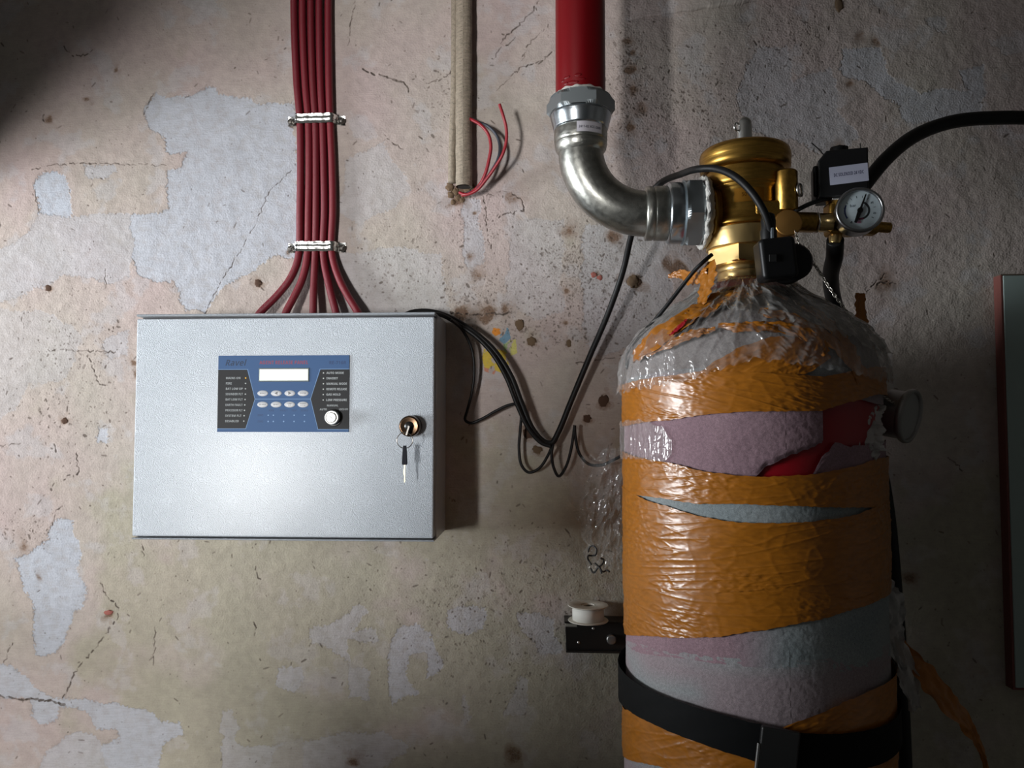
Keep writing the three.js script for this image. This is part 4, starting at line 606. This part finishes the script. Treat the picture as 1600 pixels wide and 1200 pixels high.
// ---------------------------------------------------------------- pilot line, solenoid, gauge, switch plug
const blackRubber = mat({ color: rgb(0.006, 0.006, 0.0065), roughness: 0.5, specularIntensity: 0.6 }), blackPlastic = mat({ color: rgb(0.006, 0.006, 0.0065), roughness: 0.42, specularIntensity: 0.6 });
{
  const P = (x, y, z) => at(x, y, z), GZ = 0.235;
  const f = thing('pilot_fitting', 'row of small brass fittings between the valve and the pressure gauge', 'pipe fitting', [0, 0, 0]);
  const rod = (a, b, r, seg = 28) => orient(lathe([[0, 0], [r * 0.94, 0], [r, 0.001], [r, a.distanceTo(b) - 0.001], [r * 0.94, a.distanceTo(b)], [0, a.distanceTo(b)]], seg), b.clone().sub(a)).translate(a.x, a.y, a.z);
  part(f, 'stub', rod(P(1240, 347, GZ), P(1274, 348, GZ), 0.0118, 6), brass);
  part(f, 'washer', rod(P(1274, 348, GZ), P(1277.5, 348, GZ), 0.0122), steelBright);
  part(f, 'hex_coupling', rod(P(1277.5, 348, GZ), P(1300, 348, GZ), 0.0112, 6), brassBright);
  part(f, 'tee_block', rbox(-0.018, 0.016, -0.018, 0.02, -0.013, 0.011, 0.004).translate(...P(1316, 344, GZ - 0.012).toArray()), brass);
  part(f, 'tee_stem', rod(P(1311, 325, GZ - 0.012), P(1308, 305, GZ - 0.012), 0.0135), brass);
  part(f, 'tail_stub', rod(P(1352, 353, GZ - 0.016), P(1390, 356, GZ - 0.02), 0.0062), brass);
  part(f, 'tail_nut', rod(P(1340, 352, GZ - 0.016), P(1368, 354, GZ - 0.018), 0.0115, 6), brass);
  part(f, 'lower_stub', rod(P(1306, 356, GZ - 0.012), P(1304, 381, GZ - 0.012), 0.0078, 6), brassBright);
  // gauge
  const gc = P(1343, 329, 0.262), pg = thing('pressure_gauge', 'small round pressure gauge with a white dial beside the brass valve', 'gauge', [gc.x, gc.y, gc.z]);
  const face = (g) => g.rotateX(Math.PI / 2).rotateY(-0.16).rotateX(-0.05);
  const R = 0.0252;
  part(pg, 'case', face(lathe([[0, -0.024], [R * 0.9, -0.024], [R * 0.95, -0.02], [R * 0.95, -0.003], [R, -0.001], [R * 1.02, 0.002], [R * 0.98, 0.0042], [R * 0.9, 0.0044], [R * 0.87, 0.003], [R * 0.86, 0.0]], 64)), mat({ color: rgb(0.35, 0.35, 0.36), metalness: 1, roughness: 0.3 }));
  const dt = canvasTex(512, 512, (g) => {
    g.fillStyle = '#c5d2d8'; g.fillRect(0, 0, 512, 512); g.translate(256, 256);
    const arc = (a, b, r, w, c) => { g.strokeStyle = c; g.lineWidth = w; g.beginPath(); g.arc(0, 0, r, a, b); g.stroke(); };
    arc(-1.1, 1.9, 112, 26, '#1d2226'); arc(1.2, 2.0, 112, 26, '#7a2b4c'); arc(1.5, 1.95, 150, 40, '#c08aa6');
    for (let k = 0; k <= 12; k++) { const a = 2.2 + k * 0.39; g.strokeStyle = '#2c3a46'; g.lineWidth = k % 3 ? 5 : 9; g.beginPath(); g.moveTo(Math.cos(a) * 165, Math.sin(a) * 165); g.lineTo(Math.cos(a) * 196, Math.sin(a) * 196); g.stroke(); }
    g.fillStyle = '#22303c'; g.font = 'bold 46px sans-serif'; g.textAlign = 'center'; g.fillText('bar', -80, -50); arc(2.6, 3.6, 178, 18, '#2d3f78'); g.font = 'bold 34px sans-serif'; g.fillText('0', -100, 165); g.fillText('25', 150, -80); g.fillText('40', 175, 60);
  });
  const disc = new THREE.CircleGeometry(R * 0.88, 48); part(pg, 'dial', disc.rotateY(-0.16).rotateX(-0.05).translate(0, 0, 0.0006), mat({ map: dt, roughness: 0.5 }), 'white printed dial');
  const nd = new THREE.Shape(); [[-0.0016, -0.015], [0.0012, -0.015], [0.0022, -0.002], [0.0012, 0.004], [0.0007, 0.018], [0, 0.0195], [-0.0007, 0.018], [-0.0012, 0.004], [-0.0022, -0.002]].forEach(([a, b], i) => (i ? nd.lineTo(a, b) : nd.moveTo(a, b)));
  part(pg, 'needle', [new THREE.ExtrudeGeometry(nd, { depth: 0.0006, bevelEnabled: false }), new THREE.CylinderGeometry(0.003, 0.003, 0.0012, 20).rotateX(Math.PI / 2)].map((g) => g.rotateZ(-0.36).rotateY(-0.16).rotateX(-0.05).translate(0, 0, 0.0018)), blackPlastic);
  part(pg, 'lens', (() => { const g = new THREE.SphereGeometry(0.12, 40, 10, 0, Math.PI * 2, 0, Math.asin(R * 0.88 / 0.12)).rotateX(Math.PI / 2).translate(0, 0, -0.12 * Math.cos(Math.asin(R * 0.88 / 0.12)) + 0.0026); return g.rotateY(-0.16).rotateX(-0.05); })(), mat({ color: rgb(1, 1, 1), transmission: 1, thickness: 0, roughness: 0.04, ior: 1.35 }));
  // solenoid coil with a printed sticker
  const sc = P(1314, 276, 0.225), so = thing('solenoid_coil', 'black solenoid coil with a white printed sticker above the gauge', 'solenoid', [sc.x, sc.y, sc.z]);
  const w = 0.0245; const coil = new THREE.Shape(); [[-w, -0.026], [w, -0.026], [w, 0.024], [-w + 0.008, 0.024], [-w, 0.014]].forEach(([a, b], i) => (i ? coil.lineTo(a, b) : coil.moveTo(a, b))); coil.closePath();
  const turn = (g) => g.rotateY(-0.22);
  part(so, 'housing', turn(new THREE.ExtrudeGeometry(coil, { depth: 0.034, bevelEnabled: true, bevelSize: 0.002, bevelThickness: 0.002, bevelSegments: 3 }).translate(0, 0, -0.017)), blackPlastic);
  part(so, 'top_nut', turn(lathe([[0, 0.005], [0.010, 0.005], [0.0112, 0.0035], [0.0112, -0.004]], 6)).translate(-0.002, 0.029, 0), blackPlastic);
  const stx = canvasTex(256, 128, (g) => { g.fillStyle = '#a3a5b6'; g.fillRect(0, 0, 256, 128); g.fillStyle = '#23233c'; g.font = 'bold 34px sans-serif'; g.textAlign = 'center'; g.fillText('DC SOLENOID 24 VDC', 128, 72, 200); });
  part(so, 'sticker', turn(new THREE.BoxGeometry(0.0405, 0.0205, 0.0004).rotateZ(0.05).translate(0.0055, -0.0035, 0.0194)), mat({ map: stx, roughness: 0.5 }), 'white printed sticker');
  part(so, 'clamp_plate', turn(rbox(-0.012, 0.002, -0.0305, -0.0283, -0.014, 0.016, 0.0006)), steelBright);
  part(so, 'plug', turn(rbox(-w - 0.007, -w - 0.001, -0.025, 0.012, -0.013, 0.013, 0.003)), blackPlastic);
  for (const [a, b] of [[[1292, 249], [1268, 223]], [[1341, 244], [1344, 224]]]) part(so, 'wire_whisker', tube([P(...a, 0.235), P((a[0] + b[0]) / 2 + 2, (a[1] + b[1]) / 2, 0.235), P(...b, 0.235)].map((p) => p.sub(sc)), 0.0006, 12, 6), blackPlastic);
  // thick hose off to the right, hose down behind the cylinder, black leads
  single('rubber_hose', 'thick black hose arching from the solenoid off to the right', 'hose', tube([P(1330, 320, 0.17), P(1352, 288, 0.16), P(1385, 248, 0.15), P(1430, 212, 0.13), P(1490, 190, 0.11), P(1560, 184, 0.1), P(1640, 186, 0.09), P(1760, 200, 0.08)], 0.0088, 140, 18), blackRubber);
  single('pilot_hose', 'black hose hanging from the brass tee down behind the cylinder', 'hose', tube([P(1305, 376, 0.223), P(1304, 400, 0.2), P(1298, 430, 0.15), P(1303, 470, 0.09), P(1330, 560, 0.045), P(1380, 760, 0.035), P(1400, 950, 0.035), P(1408, 1080, 0.04), P(1415, 1250, 0.05)], 0.0098, 160, 16), blackRubber);
  single('solenoid_lead', 'thin black lead between the valve port and the solenoid', 'cable', tube([P(1228, 335, 0.225), P(1240, 331, 0.235), P(1262, 320, 0.24), P(1285, 312, 0.235), P(1303, 309, 0.222)], 0.0026, 50, 10), blackRubber);
  // switch plug hung on the valve
  const wc = P(1222, 402, 0.29), sw = thing('switch_plug', 'black angled cable plug hung beside the neck of the valve', 'plug', [wc.x, wc.y, wc.z]);
  part(sw, 'housing', rbox(-0.026, 0.012, -0.024, 0.02, -0.016, 0.014, 0.005, 3).rotateZ(0.1), blackPlastic);
  part(sw, 'back_shell', lathe([[0, 0.019], [0.0165, 0.018], [0.02, 0.014], [0.02, -0.014], [0.016, -0.019], [0, -0.019]], 32).rotateX(Math.PI / 2).translate(0.014, -0.004, -0.018), blackPlastic);
  part(sw, 'cable_gland', lathe([[0.004, 0.03], [0.0066, 0.028], [0.0078, 0.022], [0.0078, 0.012], [0.0088, 0.011], [0.0088, 0]], 24).translate(-0.014, 0.018, 0), blackPlastic);
  part(sw, 'gland_clip', rbox(-0.0018, 0.0018, -0.009, 0.004, 0, 0.0035, 0.001).translate(-0.0125, 0.026, 0.0075), mat({ color: rgb(0.12, 0.14, 0.16), roughness: 0.5 }));
  part(sw, 'screw_cover', rbox(-0.004, 0.004, -0.004, 0.004, 0, 0.0015, 0.0006).translate(-0.014, -0.004, 0.0145), mat({ color: rgb(0.006, 0.006, 0.006), roughness: 0.6 }));
  // the signal cable: out of the box, down in a V, up behind the elbow and over to the plug
  const cz = (l) => l.map(([x, y, z]) => P(x, y, z));
  single('signal_cable', 'black cable hanging in a V from the box top to the switch plug', 'cable', tube(cz([[630, 494, 0.04], [645, 488, 0.035], [672, 487, 0.03], [700, 495, 0.026], [735, 515, 0.026], [770, 545, 0.028], [797, 585, 0.028], [815, 630, 0.026], [832, 670, 0.024], [850, 690, 0.022], [862, 692, 0.022], [872, 676, 0.022], [893, 625, 0.024], [920, 560, 0.03], [950, 490, 0.04], [973, 425, 0.06], [986, 370, 0.09], [1000, 325, 0.12], [1030, 288, 0.15], [1064, 272, 0.2], [1092, 264, 0.245], [1120, 264, 0.265], [1150, 277, 0.285], [1178, 305, 0.298], [1197, 338, 0.3], [1207, 372, 0.293]]), 0.0041, 420, 14), blackRubber);
  single('signal_cable', 'second black cable leaving the box top and joining the V', 'cable', tube(cz([[655, 493, 0.05], [688, 492, 0.036], [716, 507, 0.030], [745, 527, 0.031], [770, 554, 0.034], [791, 590, 0.034], [808, 633, 0.032], [826, 670, 0.03], [846, 692, 0.028], [860, 697, 0.028]]), 0.003, 160, 12), blackRubber);
  single('thin_cable', 'thin black cable wriggling from the box in loops to the cylinder', 'cable', tube(cz([[705, 500, 0.045], [722, 515, 0.03], [737, 545, 0.022], [741, 580, 0.018], [737, 615, 0.016], [730, 642, 0.014], [727, 656, 0.013], [735, 661, 0.013], [752, 655, 0.014], [775, 642, 0.016], [795, 633, 0.018], [808, 632, 0.018], [814, 642, 0.018], [813, 670, 0.017], [811, 700, 0.016], [815, 727, 0.016], [826, 738, 0.016], [842, 732, 0.018], [856, 712, 0.02], [864, 694, 0.024], [862, 708, 0.026], [865, 730, 0.024], [873, 744, 0.022], [883, 732, 0.02], [891, 708, 0.02], [896, 680, 0.02], [898, 664, 0.02], [899, 682, 0.02], [905, 708, 0.022], [918, 724, 0.03], [938, 727, 0.05], [958, 719, 0.08], [975, 710, 0.11]]), 0.0021, 520, 10), blackRubber);
  single('thin_cable', 'short thin black cable running from the valve down the cylinder shoulder', 'cable', tube(cz([[1112, 398, 0.245], [1098, 410, 0.25], [1085, 423, 0.245], [1065, 448, 0.235], [1040, 480, 0.225], [1018, 506, 0.215], [998, 526, 0.21], [985, 543, 0.205], [980, 562, 0.2], [981, 576, 0.2]]), 0.0024, 120, 10), blackRubber);
  // safety chain of small links
  const cp = new THREE.CatmullRomCurve3(cz([[1243, 362, 0.262], [1250, 384, 0.268], [1264, 404, 0.272], [1278, 421, 0.276], [1290, 440, 0.28], [1303, 460, 0.284], [1322, 486, 0.285], [1334, 508, 0.286], [1346, 538, 0.286], [1360, 575, 0.282], [1375, 612, 0.27], [1392, 628, 0.25], [1408, 636, 0.232]]));
  const chain = thing('safety_chain', 'fine steel chain hanging from the valve over the cylinder shoulder', 'chain', cp.getPointAt(0).toArray()), linkGeo = new THREE.TorusGeometry(0.0018, 0.00055, 6, 12).scale(0.85, 1.5, 1), linkMat = mat({ color: rgb(0.5, 0.47, 0.42), metalness: 1, roughness: 0.35 });
  const N = 74; for (let i = 0; i < N; i++) { const f = i / (N - 1), p = cp.getPointAt(f).sub(chain.position), o = part(chain, 'chain_link', linkGeo, linkMat); o.position.copy(p); o.quaternion.setFromUnitVectors(V(0, 1, 0), cp.getTangentAt(f).normalize()).multiply(new THREE.Quaternion().setFromAxisAngle(V(0, 1, 0), i % 2 ? Math.PI / 2 : 0)); }
  // protective cap hanging on the right flank of the cylinder
  const cc = P(1418, 650, 0.235), cap = thing('side_gauge', 'dull metal gauge seen edgewise at the right flank of the cylinder', 'gauge', [cc.x, cc.y, cc.z]);
  const tilt = (g) => (Array.isArray(g) ? g : [g]).map((h) => h.rotateX(Math.PI / 2).rotateY(0.8).rotateZ(-0.25));
  const al = mat({ color: rgb(0.3, 0.29, 0.28), metalness: 0.6, roughness: 0.4 });
  part(cap, 'case', tilt(lathe([[0, -0.024], [0.024, -0.024], [0.027, -0.021], [0.027, -0.004], [0.0295, -0.002], [0.031, 0.001], [0.030, 0.0045], [0.0275, 0.005], [0.0262, 0.003], [0.0262, 0.0008], [0, 0.0008]], 56)), al);
  part(cap, 'dial', tilt(new THREE.CylinderGeometry(0.026, 0.026, 0.0006, 40).translate(0, 0.0014, 0)), mat({ color: rgb(0.32, 0.32, 0.31), roughness: 0.4 }));
  part(cap, 'stem', tilt(lathe([[0, -0.05], [0.007, -0.05], [0.007, -0.024], [0, -0.024]], 20)), steelBright);
}
// ---------------------------------------------------------------- wall bracket with a spool of tape
{
  const bz = 0.035, a = at(884, 971, bz), b = at(1010, 1020, bz);
  const br = thing('steel_bracket', 'black steel channel bolted to the wall behind the cylinder', 'bracket', [a.x, b.y, 0]);
  const W = b.x - a.x, H = a.y - b.y, blk = mat({ color: rgb(0.02, 0.018, 0.017), roughness: 0.38, metalness: 0.3 });
  const fs = new THREE.Shape(); fs.moveTo(0.001, 0); fs.lineTo(W, 0); fs.lineTo(W, H); fs.lineTo(0.016, H); fs.lineTo(0.016, H - 0.0085); fs.lineTo(0, H - 0.0085); fs.closePath();
  part(br, 'web', new THREE.ExtrudeGeometry(fs, { depth: 0.003, bevelEnabled: true, bevelSize: 0.0006, bevelThickness: 0.0006, bevelSegments: 2 }).translate(0, 0, bz - 0.003), blk);
  part(br, 'top_flange', rbox(-0.002, W, H - 0.003, H, 0.0005, bz, 0.001), blk);
  part(br, 'bottom_flange', rbox(0, W, 0, 0.003, 0.0005, bz + 0.006, 0.001), blk);
  part(br, 'label_strip', rbox(-0.001, 0.0155, H - 0.0085, H - 0.0035, bz - 0.006, bz - 0.003, 0.0005), mat({ color: rgb(0.3, 0.28, 0.24), roughness: 0.7 }));
  const q = at(955, 998, bz); part(br, 'bolt', [lathe([[0, 0.007], [0.0055, 0.007], [0.0068, 0.0055], [0.0068, 0]], 28).rotateX(Math.PI / 2).translate(q.x - a.x, q.y - b.y, bz)], mat({ color: rgb(0.4, 0.39, 0.38), metalness: 1, roughness: 0.4 }));
  for (const [x, y] of [[927, 982], [904, 1004]]) { const s = at(x, y, bz); part(br, 'rivet', lathe([[0, 0.0014], [0.0016, 0.001], [0.0022, 0]], 16).rotateX(Math.PI / 2).translate(s.x - a.x, s.y - b.y, bz), steelBright); }
  // spool
  const sx = at(919, 960, 0.03), y0 = b.y + H + 0.0002, sp = thing('tape_spool', 'small white spool of thread tape standing on the black bracket', 'tape spool', [sx.x, y0, 0.03]);
  const wh = mat({ color: rgb(0.62, 0.59, 0.52), roughness: 0.5 }), R = 0.0275, h = (970 - 945) * 0.00089;
  part(sp, 'bottom_flange', lathe([[0.006, 0], [R, 0], [R + 0.0006, 0.0008], [R, 0.0018], [0.006, 0.0018]], 48), wh);
  part(sp, 'tape_roll', lathe([[0.006, 0.0018], [R * 0.8, 0.0018], [R * 0.8, h - 0.0016], [0.006, h - 0.0016]], 48), mat({ color: rgb(0.74, 0.73, 0.68), roughness: 0.7 }));
  part(sp, 'top_flange', lathe([[0.010, h - 0.0016], [R, h - 0.0016], [R + 0.0006, h - 0.0008], [R, h], [0.0105, h], [0.010, h - 0.004]], 48), wh);
  part(sp, 'hub', lathe([[0.010, 0.002], [0.010, h - 0.0005], [0.0085, h - 0.0005], [0.0085, 0.002]], 32), wh);
}
// ---------------------------------------------------------------- hanging plastic, ink marks, green board
{
  const A = (x, y) => { // bulging film between the wall and the cylinder
    const z = lerp(0.012, 0.09, smooth(860, 985, x)) + 0.006 * n2(x / 26, y / 34) + 0.009 * (ridge(x / 34 + 4, (y + x * 1.4) / 60) - 0.5) + 0.003 * n2(x / 7, y / 9); return at(x, y, Math.max(0.004, z)); };
  const pos = [], idx = [], nx = 60, ny = 80; const sh = thing('plastic_sheet', 'crumpled clear plastic film hanging between the wall and the cylinder', 'plastic film', [0, 0, 0]);
  for (let i = 0; i <= nx; i++) for (let j = 0; j <= ny; j++) { const f = i / nx, g = j / ny, l = lerp(905, 918, g) - 34 * (1 - g) * smooth(0.9, 0.2, g) + 8 * n2(g * 5, 3), top = lerp(735, 690, f) + 8 * n2(f * 6, 8), bot = lerp(892, 884, f) + 10 * n2(f * 7, 1), p = A(lerp(l, 985, f), lerp(top, bot, g)); pos.push(p.x, p.y, p.z); }
  for (let i = 0; i < nx; i++) for (let j = 0; j < ny; j++) { const a = i * (ny + 1) + j; idx.push(a, a + ny + 1, a + 1, a + 1, a + ny + 1, a + ny + 2); }
  const g = new THREE.BufferGeometry(); g.setAttribute('position', new THREE.Float32BufferAttribute(pos, 3)); g.setIndex(idx); g.computeVertexNormals();
  part(sh, 'film', g, mat({ color: rgb(0.95, 0.95, 0.95), roughness: 0.1, transmission: 0.95, thickness: 0, ior: 1.4, side: THREE.DoubleSide }));
  const inkM = mat({ color: rgb(0.012, 0.012, 0.012), roughness: 0.5 });
  const S = (l) => part(sh, 'ink_mark', tube(l.map(([x, y]) => A(x, y).add(V(0, 0, 0.0012))), 0.0012, 40, 8), inkM, 'black marker stroke');
  S([[919, 862], [921, 855], [927, 853], [932, 858], [931, 866], [924, 868], [919, 868], [919, 874], [924, 882]]); S([[923, 888], [926, 894], [930, 893], [934, 887], [942, 880], [943, 874], [938, 872]]); S([[930, 880], [936, 886], [942, 893], [948, 891], [952, 893]]); S([[937, 884], [938, 890], [940, 896]]);
  // pale green board at the right edge
  const T = 0.019, ba = at(1566, 429, T), bb = at(1567, 1076, T), bd = thing('green_board', 'pale green board with a red brown edge fixed to the wall at the right', 'board', [ba.x, bb.y, 0]);
  const H = ba.y - bb.y, W = 0.42;
  part(bd, 'panel', rbox(0.0012, W, 0.0012, H - 0.0012, 0.001, T, 0.0012), mat({ color: rgb(0.3, 0.38, 0.36), roughness: 0.5, bumpMap: plainBump, bumpScale: 0.0004 }));
  const ed = mat({ color: rgb(0.16, 0.05, 0.04), roughness: 0.7 });
  part(bd, 'edge_strip', rbox(-0.002, 0.0012, 0, H, 0.0005, T - 0.001, 0.0006), ed); part(bd, 'edge_strip', rbox(-0.002, W, -0.002, 0.0012, 0.0005, T - 0.001, 0.0006), ed); part(bd, 'edge_strip', rbox(-0.002, W, H - 0.0012, H + 0.001, 0.0005, T - 0.001, 0.0006), mat({ color: rgb(0.1, 0.08, 0.06), roughness: 0.8 }));
}
//MORE
renderer.render(scene, camera);
